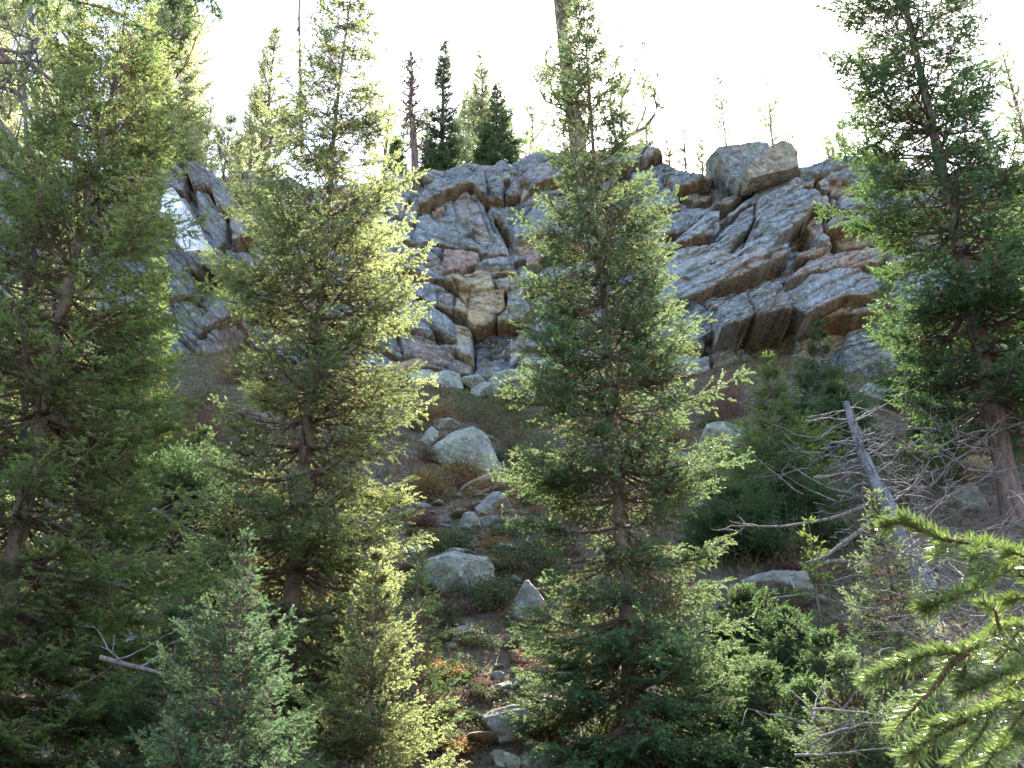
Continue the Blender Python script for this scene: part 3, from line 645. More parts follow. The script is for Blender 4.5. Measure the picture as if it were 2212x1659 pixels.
outline_block('rounded_block', B((560,320),(640,190),(780,88),(830,64),(910,92),(965,172),(968,275),(905,300),(820,300),(700,350),(600,380)), 42.6, 2.4, M_BRN,
              'rounded brown sided block leaning against the anvil shaped crest block', 'rock', 8)
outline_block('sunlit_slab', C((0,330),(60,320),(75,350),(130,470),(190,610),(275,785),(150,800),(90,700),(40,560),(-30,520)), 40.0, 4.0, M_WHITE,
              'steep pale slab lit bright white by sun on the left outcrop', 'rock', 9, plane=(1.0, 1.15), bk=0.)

# ------------------------------------------------------------------ tubes, twigs, conifers
def tubes(Pn, Rn, k=5):
    """Pn (B,M,3) centre lines, Rn (B,M) radii"""
    B_, M_, _ = Pn.shape
    T = norm(np.gradient(Pn, axis=1))
    ref = np.where(np.abs(T[..., 2:3]) > .85, np.array([1., 0, 0]), np.array([0, 0, 1.]))
    a = norm(np.cross(T, ref)); b = np.cross(T, a)
    an = np.arange(k)/k*2*PI
    V = Pn[:, :, None]+Rn[:, :, None, None]*(a[:, :, None]*np.cos(an)[None, None, :, None]+b[:, :, None]*np.sin(an)[None, None, :, None])
    base = (np.arange(B_)[:, None, None]*M_+np.arange(M_-1)[None, :, None])*k
    j = np.arange(k)[None, None, :]; j2 = (j+1) % k
    f = np.stack([base+j, base+j2, base+k+j2, base+k+j], -1).reshape(-1, 4)
    return V.reshape(-1, 3), f
def merge(parts):
    vs_, fs, n = [], [], 0
    for v, f in parts:
        vs_.append(v); fs.append(f+n); n += len(v)
    return np.concatenate(vs_), np.concatenate(fs)
def sprig_template(n, nl, nw, seed, fwd=.55):
    rng = np.random.default_rng(seed); V = []
    for i in range(n):
        t = (i+.5)/n*1.0; a = rng.uniform(0, 2*PI)
        d = np.array([fwd, math.cos(a), math.sin(a)*.8]); d /= np.linalg.norm(d)
        L = nl*rng.uniform(.8, 1.15)*(1-.35*t)
        ax = np.array([nw/2, 0, 0]) if i % 2 else np.cross(d, [1, 0, 0])*nw*.6
        c = np.array([t*.9, 0, 0])
        V += [c-ax, c+ax, c+d*L]
    return np.array(V)
TPL = {'fine': sprig_template(16, .27, .13, 1), 'coarse': sprig_template(8, .40, .20, 2), 'pine': sprig_template(11, .6, .09, 3, .9),
       'tiny': sprig_template(4, .5, .26, 5)}
def place_sprigs(pos, d, side, scale, tip, tpl):
    T = TPL[tpl]; K = len(T)
    up = np.cross(d, side)
    out = (pos[:, None]+scale[:, None, None]*(T[None, :, :1]*d[:, None]+T[None, :, 1:2]*side[:, None]+T[None, :, 2:3]*up[:, None]))
    V = out.reshape(-1, 3); F_ = np.arange(len(V)).reshape(-1, 3)
    tt = np.repeat(tip, K)
    return V, F_, tt
COUNT = [0]
def conifer(name, label, cat, base, H, Rr, prof, seed=0, group=None, mat=None, bark=None, t0=.06, nb=300, ang=(-18, 35), up=.25,
            spacing=.085, tw=.42, sp=.13, tpl='fine', lean=(0, 0), tr=None, inner=.30, dens=1.0, curve=.15, jit=.22, bare=0., drop=.2, gaps=0., bmin=0., whorl=.42, taper=1.1, tpow=1.12):
    rng = np.random.default_rng(seed)
    tr = tr or H*.016
    root = thing(name, base, label, cat, group)
    lx, ly = lean
    bx = rng.normal(0, 1, 4)*.012*H*.35
    def spine(z):
        t = z/H
        wob = bx[0]*np.sin(t*5)+bx[1]*np.sin(t*9+1)
        wob2 = bx[2]*np.sin(t*5+2)+bx[3]*np.sin(t*8)
        return np.stack([lx*t+wob*t, ly*t+wob2*t, z], -1)
    # trunk
    zt = np.linspace(-.4, H, 34); pt = spine(zt)[None]
    rt = (tr*(1-np.clip(zt/H, 0, 1))**taper+.006)*(1+.18*np.exp(-np.clip(zt, 0, 99)/(H*.03)))
    rt = rt*(1+.06*np.sin(zt*7+seed))
    mk('trunk', *tubes(pt, rt[None], 10), bark or M_BARK, root, smooth=True)
    # branches
    t = 1-(rng.random(nb)**tpow)*(1-t0); low = rng.random(nb) < .10; t = np.where(low, t0+(.2)*rng.random(nb), t); t = np.sort(np.clip(t, t0, .992))
    az = np.arange(nb)*2.39996+rng.normal(0, .35, nb)
    wsp = whorl/H; wi = np.round(t/wsp+.35*np.sin(t*9+seed)); tw0 = (wi-.35*np.sin(t*9+seed))*wsp
    t = np.clip(t+(tw0-t)*.88, t0, .992); wz = hsh(wi, wi*0+seed, 5)
    ph = fbm(np.cos(az)*1.6+t*7+seed, np.sin(az)*1.6+t*5, 3, seed)
    L = Rr*np.interp(t, prof[0], prof[1])*rng.uniform(1-jit, 1+jit*.6, nb)*(1+.35*ph)*(.82+.36*wz)
    L = np.maximum(L, .05*Rr)
    keep = rng.random(nb) > gaps*(ph < 0)*1.6
    t, az, L, wi = t[keep], az[keep], L[keep], wi[keep]; nb = len(t)
    e = R(ang[0]) + (R(ang[1])-R(ang[0]))*t + rng.normal(0, .09, nb) + (hsh(wi, wi*0+seed, 8)-.5)*.35
    z = t*H; b0 = spine(z); Mb = 7; s = np.linspace(0, 1, Mb)
    dirh = np.stack([np.cos(az), np.sin(az), az*0], -1); sid = np.stack([-np.sin(az), np.cos(az), az*0], -1)
    cu = rng.normal(0, curve, nb)
    def bpos(k, s_):
        l_ = L[k]
        return (b0[k]+dirh[k]*(l_*s_*np.cos(e[k]))[:, None]+sid[k]*(l_*cu[k]*s_**2)[:, None]
                + np.array([0, 0, 1])*(l_*(s_*np.sin(e[k])+up*s_**2.2-drop*s_*(1-s_)))[:, None])
    kk = np.repeat(np.arange(nb), Mb); ss = np.tile(s, nb)
    PB = bpos(kk, ss).reshape(nb, Mb, 3)
    rb = bmin+(np.interp(z, zt, rt)*.30)[:, None]*(1-s*.92)[None]*np.clip(L/(Rr*.8), .35, 1)[:, None]+.002
    woods = [tubes(PB, rb, 4)]
    # twigs along each branch
    ntw = np.maximum(np.where(t > .90, 3, 9), (dens*2*L/spacing)).astype(int)
    bi = np.repeat(np.arange(nb), ntw)
    s1 = bare + (1-bare)*rng.random(len(bi))**.8
    o0 = bpos(bi, s1); o1 = bpos(bi, np.minimum(s1+.03, 1.03)); tan = norm(o1-o0)
    sd_ = np.where(rng.random(len(bi)) < .5, -1., 1.)
    lat = norm(np.cross(tan, np.array([0, 0, 1.])))*sd_[:, None]
    aa = R(48)+rng.normal(0, .25, len(bi))
    upv = np.cross(tan, lat)*sd_[:, None]
    dt = norm(tan*np.cos(aa)[:, None]+lat*np.sin(aa)[:, None]+rng.normal(0, .17, (len(bi), 3))+np.array([0, 0, -.12]))
    lt = tw*L[bi]*(1.06-s1)**.75*rng.uniform(.6, 1.15, len(bi))
    lt = np.minimum(lt, .75*tw*Rr)+sp*.5
    radial = s1*np.clip(L[bi]/(Rr*np.interp(t[bi], prof[0], prof[1])+1e-6), .6, 1.2)
    # sprigs along each twig
    nsp = np.maximum(1, (lt/(sp*.74))).astype(int)
    ti = np.repeat(np.arange(len(bi)), nsp)
    first = np.concatenate([[0], np.cumsum(nsp)[:-1]])
    q = (np.arange(len(ti))-first[ti]+rng.random(len(ti))*.8)/nsp[ti]
    live = rng.random(len(ti)) < np.clip((radial[ti]+.35*q-inner)/.25, .10, 1)
    ti = ti[live]; q = q[live]
    pos = o0[ti]+dt[ti]*(lt[ti]*q)[:, None]+np.array([0, 0, -1])*(.10*lt[ti]*q**2)[:, None]
    sgn = np.where(rng.random(len(ti)) < .5, -1., 1.)
    pl = norm(np.cross(dt[ti], tan[bi*0+np.arange(len(bi))][ti]))
    sl = norm(np.cross(dt[ti], pl+1e-3))
    dd = norm(dt[ti]+sl*(sgn*.65*(1-q*.8))[:, None]+rng.normal(0, .22, (len(ti), 3)))
    side = norm(np.cross(dd, np.array([0, 0, 1.])+rng.normal(0, .3, (len(ti), 3))))
    scl = sp*rng.uniform(.8, 1.25, len(ti))
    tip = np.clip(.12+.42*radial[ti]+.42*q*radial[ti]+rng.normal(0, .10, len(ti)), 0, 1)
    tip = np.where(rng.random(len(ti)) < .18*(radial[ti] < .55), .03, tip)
    V, F_, tt = place_sprigs(pos, dd, side, scl, tip, tpl)
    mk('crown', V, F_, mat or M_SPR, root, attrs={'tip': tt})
    # twig wood (thin)
    step = 1 if len(bi) < 9000 else 2
    w0 = o0[::step]; w1 = o0[::step]+dt[::step]*(lt[::step]*.9)[:, None]
    PT = np.stack([w0, w1], 1); RT = np.stack([np.full(len(w0), .0045), np.full(len(w0), .0015)], 1)*(H/12)**.5
    woods.append(tubes(PT, RT, 3))
    mk('branches', *merge(woods), bark or M_BARK, root)
    COUNT[0] += len(F_)
    print(name, 'sprigs', len(ti), 'tris', len(F_), flush=True)
    return root
PR_SP = ([0, .05, .2, .45, .7, .9, 1], [.75, 1.0, 1.0, .80, .48, .2, .05])
PR_YF = ([0, .05, .15, .5, .8, .93, 1], [.7, 1.0, 1.0, .62, .28, .12, .03])
def place(u, v, Y, **kw):
    """apex seen at (u, v), standing at depth Y : returns base point and height"""
    p = P(u, v, Y); g = g1(p[0], Y)
    return np.array([p[0], Y, g]), p[2]-g


# --- dead and gnarled wood
def limb(rng, p, d, L, r, M_=9, wig=.25, up=.0):
    pts = [np.array(p, float)]; d = norm(np.array(d, float))
    for i in range(M_-1):
        d = norm(d+rng.normal(0, wig, 3)*(1, 1, .9)+np.array([0, 0, up]))
        pts.append(pts[-1]+d*L/(M_-1))
    return np.array(pts), r*(1-np.linspace(0, 1, M_)*.85)
GMIN = [.004]
def gnarled(rng, starts, wig=.25, up=.05, depth=2, fork=(4, 7), shrink=.5):
    """starts: list of (point, direction, length, radius); grows forked limbs; returns centre lines, radii and end points"""
    PT, RT, ends = [], [], []; cur = starts
    for dd in range(depth+1):
        nxt = []
        for (p, d, L, r) in cur:
            a, b_ = limb(rng, p, d, L, r, wig=wig, up=up); PT.append(a); RT.append(b_)
            ends += [(a[k], a[k]-a[k-1]) for k in ((8,) if dd < depth else (4, 6, 8))]
            if dd < depth:
                for _ in range(rng.integers(*fork)):
                    k = rng.integers(2, 9); t_ = norm(a[k]-a[k-1])
                    nxt.append((a[k], t_+rng.normal(0, .75, 3), L*shrink*rng.uniform(.5, 1.1), max(b_[k]*.7, GMIN[0])))
        cur = nxt
    return np.array(PT), np.array(RT), ends
# --- the large spruces
BIG = []
SPF = dict(ang=(-26, 30))
b, H = place(290, -70, 12.0)
BIG.append(conifer('spruce_tree', 'tallest dark spruce filling the left edge of the view from bottom to top', 'spruce', b, H, 1.9, ([0, .1, .3, .55, .8, .93, 1], [.9, 1, .95, .80, .50, .22, .04]),
        seed=21, nb=430, sp=.145, spacing=.085, dens=1.3, inner=.32, mat=M_SPR1, tw=.42, tr=.15, t0=.015, whorl=.46, **SPF))
b, H = place(752, -40, 15.6)
BIG.append(conifer('spruce_tree', 'tall spruce left of the cliff centre, sun bright on its right side, brown lower skirt', 'spruce', b, H, 1.85, ([0, .12, .3, .55, .8, .93, 1], [.85, 1, 1, .85, .56, .28, .05]),
        seed=22, nb=450, sp=.155, spacing=.092, dens=1.25, tw=.42, tr=.14, t0=.02, inner=.34, tpow=1.3, whorl=.50, **SPF))
b, H = place(1262, 20, 14.4)
BIG.append(conifer('spruce_tree', 'full green spruce standing in front of the middle of the cliff', 'spruce', b+np.array([.28, 0, 0]), H, 1.62, ([0, .08, .3, .55, .8, .93, 1], [.95, 1, .93, .72, .46, .24, .04]),
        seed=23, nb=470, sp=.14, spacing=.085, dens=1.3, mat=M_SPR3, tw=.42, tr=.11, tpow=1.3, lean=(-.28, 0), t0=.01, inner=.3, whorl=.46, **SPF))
b, H = place(1887, -330, 22.6)
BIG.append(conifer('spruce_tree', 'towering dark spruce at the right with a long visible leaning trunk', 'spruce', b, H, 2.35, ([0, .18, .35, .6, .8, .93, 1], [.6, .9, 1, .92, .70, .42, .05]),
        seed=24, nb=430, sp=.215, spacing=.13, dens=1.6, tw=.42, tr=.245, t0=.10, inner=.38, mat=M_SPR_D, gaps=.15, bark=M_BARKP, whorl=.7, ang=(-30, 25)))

def dead_skirt(root, H, n, zr, L, seed, r=.006):
    rng = np.random.default_rng(seed); st = []
    for _ in range(n):
        z = rng.uniform(*zr)*H; az = rng.uniform(0, 2*PI)
        st.append(((0, 0, z), (math.cos(az), math.sin(az), rng.uniform(-.7, .0)), L*rng.uniform(.4, 1.1), r))
    a, r_, _ = gnarled(rng, st, wig=.2, up=-.09, depth=2, fork=(3, 6), shrink=.45)
    mk('dead_twigs', *tubes(a, r_, 3), M_TWIG, root)
dead_skirt(BIG[1], 14.5, 110, (.03, .42), 1.2, 1)
dead_skirt(BIG[2], 13.5, 70, (.02, .30), .9, 2)
dead_skirt(BIG[0], 13.5, 60, (.05, .45), 1.1, 3)
dead_skirt(BIG[3], 17., 60, (.12, .5), 1.3, 4, .012)
# --- younger trees on the slope
YF = dict(dens=1.5, jit=.4, whorl=.24, ang=(-8, 45), prof=PR_YF, inner=.22, t0=.02, tr=.05)
def young(u, v, Y, Rr, label, seed, mat, cat='fir', name='young_fir', **kw):
    b, H = place(u, v, Y); d = dict(YF); d.update(kw)
    if d.get('tr') == .05: d['tr'] = max(.02, H*.012)
    return conifer(name, label, cat, b, H, Rr, seed=seed, mat=mat, **d)
young(530, 1165, 10.0, .98, 'blue green young fir in front, between the left and the bright spruce', 31, M_BLUE, nb=260, sp=.085, spacing=.06)
young(818, 1185, 12.6, .80, 'green young fir at the foot of the bright spruce, dark to the bottom edge', 32, M_SPR, nb=260, sp=.09, spacing=.065)
young(1660, 772, 24.0, 1.35, 'light yellow green fir with pointed tip standing under the cliff overhang', 33, M_LIGHT, nb=200, sp=.14, spacing=.11, whorl=.4)
young(1737, 690, 29.5, 1.1, 'slim dark fir with a bent pale stem against the ochre overhang', 34, M_SPR_D, nb=240, sp=.17, spacing=.12, lean=(.5, 0), gaps=.3, whorl=.4, bark=M_DEAD)
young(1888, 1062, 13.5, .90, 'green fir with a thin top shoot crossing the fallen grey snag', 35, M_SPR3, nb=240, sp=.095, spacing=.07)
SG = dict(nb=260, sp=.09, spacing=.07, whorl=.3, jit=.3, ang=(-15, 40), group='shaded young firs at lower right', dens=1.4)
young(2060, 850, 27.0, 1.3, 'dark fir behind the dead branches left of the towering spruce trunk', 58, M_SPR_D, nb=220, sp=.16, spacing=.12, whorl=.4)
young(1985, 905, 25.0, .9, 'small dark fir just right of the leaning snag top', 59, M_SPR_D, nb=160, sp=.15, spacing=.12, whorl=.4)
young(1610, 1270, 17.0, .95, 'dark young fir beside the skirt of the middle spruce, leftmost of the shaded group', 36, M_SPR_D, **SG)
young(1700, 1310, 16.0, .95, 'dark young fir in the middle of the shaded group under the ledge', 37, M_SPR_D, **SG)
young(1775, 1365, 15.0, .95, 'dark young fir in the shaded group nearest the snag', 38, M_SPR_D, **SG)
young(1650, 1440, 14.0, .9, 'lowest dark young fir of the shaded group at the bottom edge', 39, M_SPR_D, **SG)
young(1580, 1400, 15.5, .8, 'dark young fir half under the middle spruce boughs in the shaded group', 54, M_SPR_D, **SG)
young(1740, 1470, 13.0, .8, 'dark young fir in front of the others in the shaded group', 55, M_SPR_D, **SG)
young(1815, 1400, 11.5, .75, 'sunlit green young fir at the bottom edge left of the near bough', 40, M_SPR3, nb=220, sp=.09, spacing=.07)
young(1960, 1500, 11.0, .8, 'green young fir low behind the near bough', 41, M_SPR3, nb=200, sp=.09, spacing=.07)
young(1570, 1060, 21.5, 1.3, 'dark green fir hugging the right side of the middle spruce', 42, M_SPR_D, nb=240, sp=.14, spacing=.11, whorl=.35)
young(1700, 985, 22.0, 1.2, 'dark fir at the right foot of the light yellow green fir', 56, M_SPR_D, nb=220, sp=.14, spacing=.11, whorl=.35)
young(1800, 830, 27.0, 1.2, 'dusky fir just left of the top of the leaning snag', 57, M_SPR_D, nb=220, sp=.16, spacing=.12, whorl=.4)
young(440, 930, 21.0, 1.4, 'dark spruce in the shade between the left and the bright spruce', 43, M_SPR_D, nb=260, sp=.15, spacing=.11, name='spruce_tree', cat='spruce', whorl=.4)
young(560, 1010, 19.0, 1.3, 'shaded spruce behind the left side of the bright spruce', 44, M_SPR_D, nb=240, sp=.14, spacing=.11, name='spruce_tree', cat='spruce', whorl=.4)
young(395, 1290, 12.0, .75, 'small dark fir at the left foot of the blue green fir', 45, M_SPR_D, nb=180, sp=.10, spacing=.08)
young(345, 560, 24.0, 1.3, 'yellow lit fir behind the right boughs of the left spruce', 46, M_LIGHT, nb=230, sp=.16, spacing=.12)
young(170, 420, 27.0, 1.6, 'sunlit spruce glimpsed through the upper left spruce', 47, M_SPR, nb=260, sp=.18, spacing=.14, name='spruce_tree', cat='spruce')
young(40, 620, 17.0, 1.4, 'spruce at the far left edge behind the grey dead tree', 48, M_SPR, nb=240, sp=.13, spacing=.11, name='spruce_tree', cat='spruce')
young(2190, 330, 29.0, 1.7, 'bright spruce at the right edge behind the towering spruce', 49, M_SPR, nb=260, sp=.19, spacing=.15, name='spruce_tree', cat='spruce')
young(2075, 620, 31.0, 1.5, 'spruce lit from behind in the lower boughs of the towering spruce', 50, M_LIGHT, nb=240, sp=.18, spacing=.15, name='spruce_tree', cat='spruce')
young(1905, 560, 33.0, 1.0, 'small bright fir at the left edge of the towering spruce', 51, M_LIGHT, nb=180, sp=.17, spacing=.15)
young(1745, 1125, 17.5, .55, 'thin bare stemmed sapling rising from the dark ledge', 52, M_LIGHT, nb=60, sp=.12, spacing=.14, gaps=.3, name='sapling', cat='sapling')
young(905, 1200, 15.0, .7, 'small dark fir between the bright spruce and the green rock hump', 53, M_SPR_D, nb=120, sp=.12, spacing=.10)

# --- trees along the crest
PN = dict(taper=.75, dens=5.0, whorl=.5, bmin=.018, ang=(-5, 50), inner=.40, t0=.12, curve=.35, jit=.4, up=.45, tw=.42, gaps=.4, tpl='coarse')
PR_PI = ([0, .1, .3, .6, .85, 1], [.5, .8, 1, .8, .45, .12])
def crest_tree(u, v, Y, Rr, label, seed, mat, cat='pine', name='pine_tree', group='trees along the cliff crest', ub=None, **kw):
    p = P(u, v, Y); bx = p[0] if ub is None else P(ub, 380, Y)[0]
    g = g1(bx, Y); H = p[2]-g
    d = dict(PN); d['prof'] = PR_PI; d['tr'] = H*.014; d.update(kw)
    return conifer(name, label, cat, np.array([bx, Y, g]), H, Rr, seed=seed, mat=mat, group=group, lean=(p[0]-bx, 0), **d)
FR = dict(prof=PR_SP, ang=(-10, 35), inner=.25, t0=.05, curve=.15, jit=.22, up=.25, gaps=.1, cat='fir', name='fir_tree')
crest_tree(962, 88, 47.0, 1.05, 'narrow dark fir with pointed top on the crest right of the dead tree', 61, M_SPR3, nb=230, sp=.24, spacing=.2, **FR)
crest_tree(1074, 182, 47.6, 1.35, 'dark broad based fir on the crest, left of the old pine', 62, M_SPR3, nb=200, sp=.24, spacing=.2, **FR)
crest_tree(1040, 112, 53.0, 1.6, 'pale sunlit fir standing behind the dark broad fir', 63, M_PINE, nb=200, sp=.26, spacing=.24, **FR)
crest_tree(1105, 255, 52.0, 1.1, 'low pale conifer right of the dark broad fir', 64, M_PINE, nb=110, sp=.26, spacing=.26)
crest_tree(1135, 285, 50.0, .9, 'smallest pale conifer next to the old pine', 65, M_PINE, nb=90, sp=.24, spacing=.26)
crest_tree(930, 300, 48.2, .9, 'short dark fir at the foot of the narrow dark fir', 66, M_SPR_D, nb=110, sp=.24, spacing=.2, **FR)
crest_tree(858, 300, 48.0, 1.0, 'dark bushy fir left of the dead tree at the edge of the bright spruce', 67, M_SPR_D, nb=110, sp=.24, spacing=.2, **FR)
crest_tree(1040, 318, 46.6, .8, 'low dark fir shrub hanging over the grey rocks below the broad fir', 68, M_SPR_D, nb=90, sp=.22, spacing=.16, **FR)
crest_tree(1112, 322, 46.8, .8, 'low dark fir shrub right beside the crest stones', 69, M_SPR_D, nb=90, sp=.22, spacing=.16, **FR)
crest_tree(1475, 268, 56.0, .9, 'faint pale young pine left of the crest block', 70, M_PINE, nb=90, sp=.26, spacing=.28)
crest_tree(1552, 165, 58.0, 1.3, 'thin sparse pine left behind the anvil shaped block', 71, M_PINE, nb=130, sp=.28, spacing=.34, tr=.13, bare=.35)
crest_tree(1650, 135, 58.0, 1.6, 'thin nearly bare pine right behind the anvil shaped block', 72, M_PINE, nb=130, sp=.28, spacing=.34, ub=1672, tr=.14, bare=.35)
crest_tree(1855, 210, 52.0, 1.2, 'pale pine at the left edge of the towering spruce', 73, M_PINE, nb=120, sp=.26, spacing=.26)
crest_tree(2160, 90, 56.0, 1.6, 'pale pine near the right edge beyond the towering spruce', 74, M_PINE, nb=120, sp=.28, spacing=.28)
crest_tree(395, -60, 46.5, 2.6, 'large pale sunlit pine above the left outcrop', 75, M_PINE, nb=420, sp=.27, spacing=.20, tr=.22)
crest_tree(500, 255, 50.0, 1.2, 'small pale pine between the left outcrop and the bright spruce', 77, M_PINE, nb=120, sp=.26, spacing=.26)
crest_tree(460, 200, 52.0, 1.2, 'slender pale pine right of the large sunlit pine', 78, M_PINE, nb=110, sp=.26, spacing=.26)
crest_tree(548, 300, 47.0, .9, 'low green pine at the left edge of the bright spruce', 79, M_PINE, nb=110, sp=.24, spacing=.24)
crest_tree(600, 65, 51.0, 1.7, 'tall bluish pine peeking out left of the bright spruce top', 80, M_PINE, nb=200, sp=.27, spacing=.26)
crest_tree(215, -120, 44.5, 1.6, 'sunlit pine behind the top of the left spruce', 81, M_PINE, nb=240, sp=.27, spacing=.24)
crest_tree(130, -160, 46.0, 2.4, 'sunlit pine deep behind the upper left spruce', 82, M_PINE, nb=260, sp=.28, spacing=.26)
crest_tree(20, -100, 47.0, 2.3, 'leftmost sunlit pine on the crest', 83, M_PINE, nb=240, sp=.28, spacing=.26)
crest_tree(840, 200, 56.0, 1.4, 'pale conifer behind the right edge of the bright spruce top', 84, M_PINE, nb=110, sp=.28, spacing=.28)

def trunk_line(a, b, n=14, wob=.05, seed=0):
    rng = np.random.default_rng(seed); t = np.linspace(0, 1, n)[:, None]
    return np.array(a)*(1-t)+np.array(b)*t+np.cumsum(rng.normal(0, wob, (n, 3)), 0)*np.sin(t*PI)
def dead_tree(name, label, cat, base, line, r0, r1, mat, seed, nlimb, tr_, llen, lr, up=.1, wig=.25, depth=2, foliage=None, group=None, sidebias=None, fork=(4, 7)):
    rng = np.random.default_rng(seed); root = thing(name, base, label, cat, group)
    line = line-np.array(base); n = len(line)
    rad = np.linspace(r0, r1, n)
    mk('trunk', *tubes(line[None], rad[None], 12), mat, root, smooth=True)
    st = []
    for i in range(nlimb):
        t = rng.uniform(*tr_); k = t*(n-1); k0 = int(k); p = line[k0]*(1-(k-k0))+line[min(k0+1, n-1)]*(k-k0)
        az = rng.uniform(0, 2*PI) if sidebias is None else (rng.choice([0, PI])+rng.normal(0, .7))
        st.append((p, (math.cos(az), math.sin(az), rng.uniform(-.35, .5)), llen*rng.uniform(.5, 1.1)*(1.15-.6*t), lr*rng.uniform(.6, 1.1)))
    a, r, ends = gnarled(rng, st, up=up, wig=wig, depth=depth, fork=fork)
    mk('branches', *tubes(a, r, 4), mat, root)
    if foliage:
        m, sp, prob, tpl = foliage; E = [e for e in ends if rng.random() < prob]
        pos = np.array([e[0] for e in E]); d = norm(np.array([e[1] for e in E]))
        pos = np.repeat(pos, 5, 0)+rng.normal(0, sp*.7, (len(pos)*5, 3)); d = norm(np.repeat(d, 5, 0)+rng.normal(0, .5, (len(pos), 3)))
        side = norm(np.cross(d, rng.normal(size=d.shape)))
        V, F_, tt = place_sprigs(pos, d, side, np.full(len(pos), sp), rng.uniform(.4, 1, len(pos)), tpl)
        mk('crown', V, F_, m, root, attrs={'tip': tt})
    return root
GMIN[0] = .022
for n_, (u_, v_, Y_, r_, lab_) in enumerate([
  (1012, 200, 54, 1.3, 'pale conifer tight against the right side of the narrow dark fir'), (990, 262, 51, 1.0, 'low pale conifer at the right foot of the narrow dark fir'),
  (1150, 215, 55, 1.4, 'pale conifer at the left edge of the old pine'), (872, 255, 53, 1.1, 'pale low conifer just left of the dead tree on the crest'),
  (925, 232, 56, 1.1, 'pale thin conifer between the dead tree and the narrow dark fir'), (440, 60, 53, 1.5, 'pale pine top at the right shoulder of the large sunlit pine'),
  (520, 300, 52, 1.0, 'short pale conifer over the right end of the left outcrop'), (560, 190, 54, 1.3, 'pale pine left of the bare pole'),
  (1392, 250, 54, 1.1, 'small pale pine under the crooked reaching limb'), (1512, 300, 56, .9, 'low faint conifer touching the left side of the crest block'),
  (1440, 300, 57, .9, 'tiny faint conifer between the reaching limb and the crest block'), (1780, 290, 56, 1.0, 'low faint conifer right of the crest block'),
  (1815, 250, 57, 1.1, 'faint thin conifer close left of the towering spruce')]):
    crest_tree(u_, v_, Y_, r_, lab_, 130+n_, M_PINE, nb=150, sp=.27, spacing=.26)
# the reddish dead tree on the crest
Yd = 44.6; a = P(903, 475, Yd); b = P(888, 112, Yd)
dead_tree('dead_pine', 'dead reddish grey pine with bare twisted limbs rooted in the cliff edge', 'dead tree', a, trunk_line(a, b, wob=.03, seed=1),     .26, .06, M_BARKP, 101, 70, (.36, .97), 1.3, .07, up=.06,
          foliage=(M_PINE, .2, .015, 'coarse'), fork=(3, 6))
# two drooping bare limbs of the same kind
Yo = 46.0; a = P(1262, 430, Yo); b = P(1200, -90, Yo)
dead_tree('old_pine', 'massive old pine with thick bare trunk and crooked limbs behind the middle spruce', 'pine', a, trunk_line(a, b, wob=.05, seed=5), .50, .24, M_BARKP, 102, 34, (.25, .98), 2.9, .13, up=.10, wig=.30,
          foliage=(M_PINE, .28, .22, 'coarse'), sidebias=1, fork=(4, 7))
# crooked leafless tree right of it, its limb reaching out over the crest
a = P(1335, 330, 46.0)
rt_ = thing('gnarled_pine', a, 'crooked bare limbed pine reaching right over the crest beside the middle spruce', 'pine', 'trees along the cliff crest')
rng = np.random.default_rng(9)
def PL(pts, Y, n=9):
    q = np.array([P(u, v, Y+dy) for u, v, dy in pts]); s = np.linspace(0, len(q)-1, n)
    k = np.minimum(s.astype(int), len(q)-2); f = (s-k)[:, None]
    return q[k]*(1-f)+q[k+1]*f
main = [([(1330, 340, 0), (1345, 300, 0), (1400, 272, -.5), (1420, 235, -1), (1412, 205, -1), (1424, 170, -1)], .14),
        ([(1372, 285, 0), (1395, 240, 0), (1388, 200, 0), (1398, 165, 0)], .06), ([(1345, 300, 0), (1340, 220, .5), (1372, 150, .8), (1400, 90, 1)], .08),
        ([(1335, 320, 0), (1318, 240, 0), (1322, 170, 0), (1345, 90, 0)], .09), ([(1330, 300, 0), (1296, 230, 0), (1290, 150, 0)], .06)]
lines = np.array([PL(p, 46.0)-a for p, _ in main]); rads = np.array([r*(1-np.linspace(0, .8, 9)) for _, r in main])
mk('trunk', *tubes(lines, rads, 8), M_BARKP, rt_, smooth=True)
st = []
for li, ra in zip(lines, rads):
    for _ in range(9):
        k = rng.integers(3, 9); st.append((li[k], norm(li[k]-li[k-1])+rng.normal(0, .7, 3), rng.uniform(.5, 1.2), ra[k]*.6+.008))
pa, ra, ends = gnarled(rng, st, wig=.3, up=.12, depth=2, fork=(2, 5))
mk('branches', *tubes(pa, ra, 4), M_BARKP, rt_)
E = [e for e in ends if rng.random() < .3]; pos = np.repeat(np.array([e[0] for e in E]), 4, 0); pos = pos+rng.normal(0, .1, pos.shape)
d = norm(rng.normal(size=pos.shape)); side = norm(np.cross(d, rng.normal(size=d.shape)))
V, F_, tt = place_sprigs(pos, d, side, np.full(len(pos), .22), rng.uniform(.4, 1, len(pos)), 'coarse'); mk('crown', V, F_, M_PINE, rt_, attrs={'tip': tt})
# bare snag pole behind the bright spruce top
a = P(652, 330, 50); b = P(648, -40, 50)
dead_tree('bare_snag', 'thin bare grey pole of a dead tree left of the bright spruce top', 'dead tree', a, trunk_line(a, b, wob=.02, seed=7), .13, .05, M_BARKP, 103, 16, (.4, 1), .7, .025)
a = P(487, 395, 49); b = P(470, 300, 49)
dead_tree('bare_snag', 'short forked bare snag leaning left above the left outcrop', 'dead tree', a, trunk_line(a, b, wob=.02, seed=8), .08, .03, M_BARKP, 104, 6, (.3, 1), .9, .03)
GMIN[0] = .005
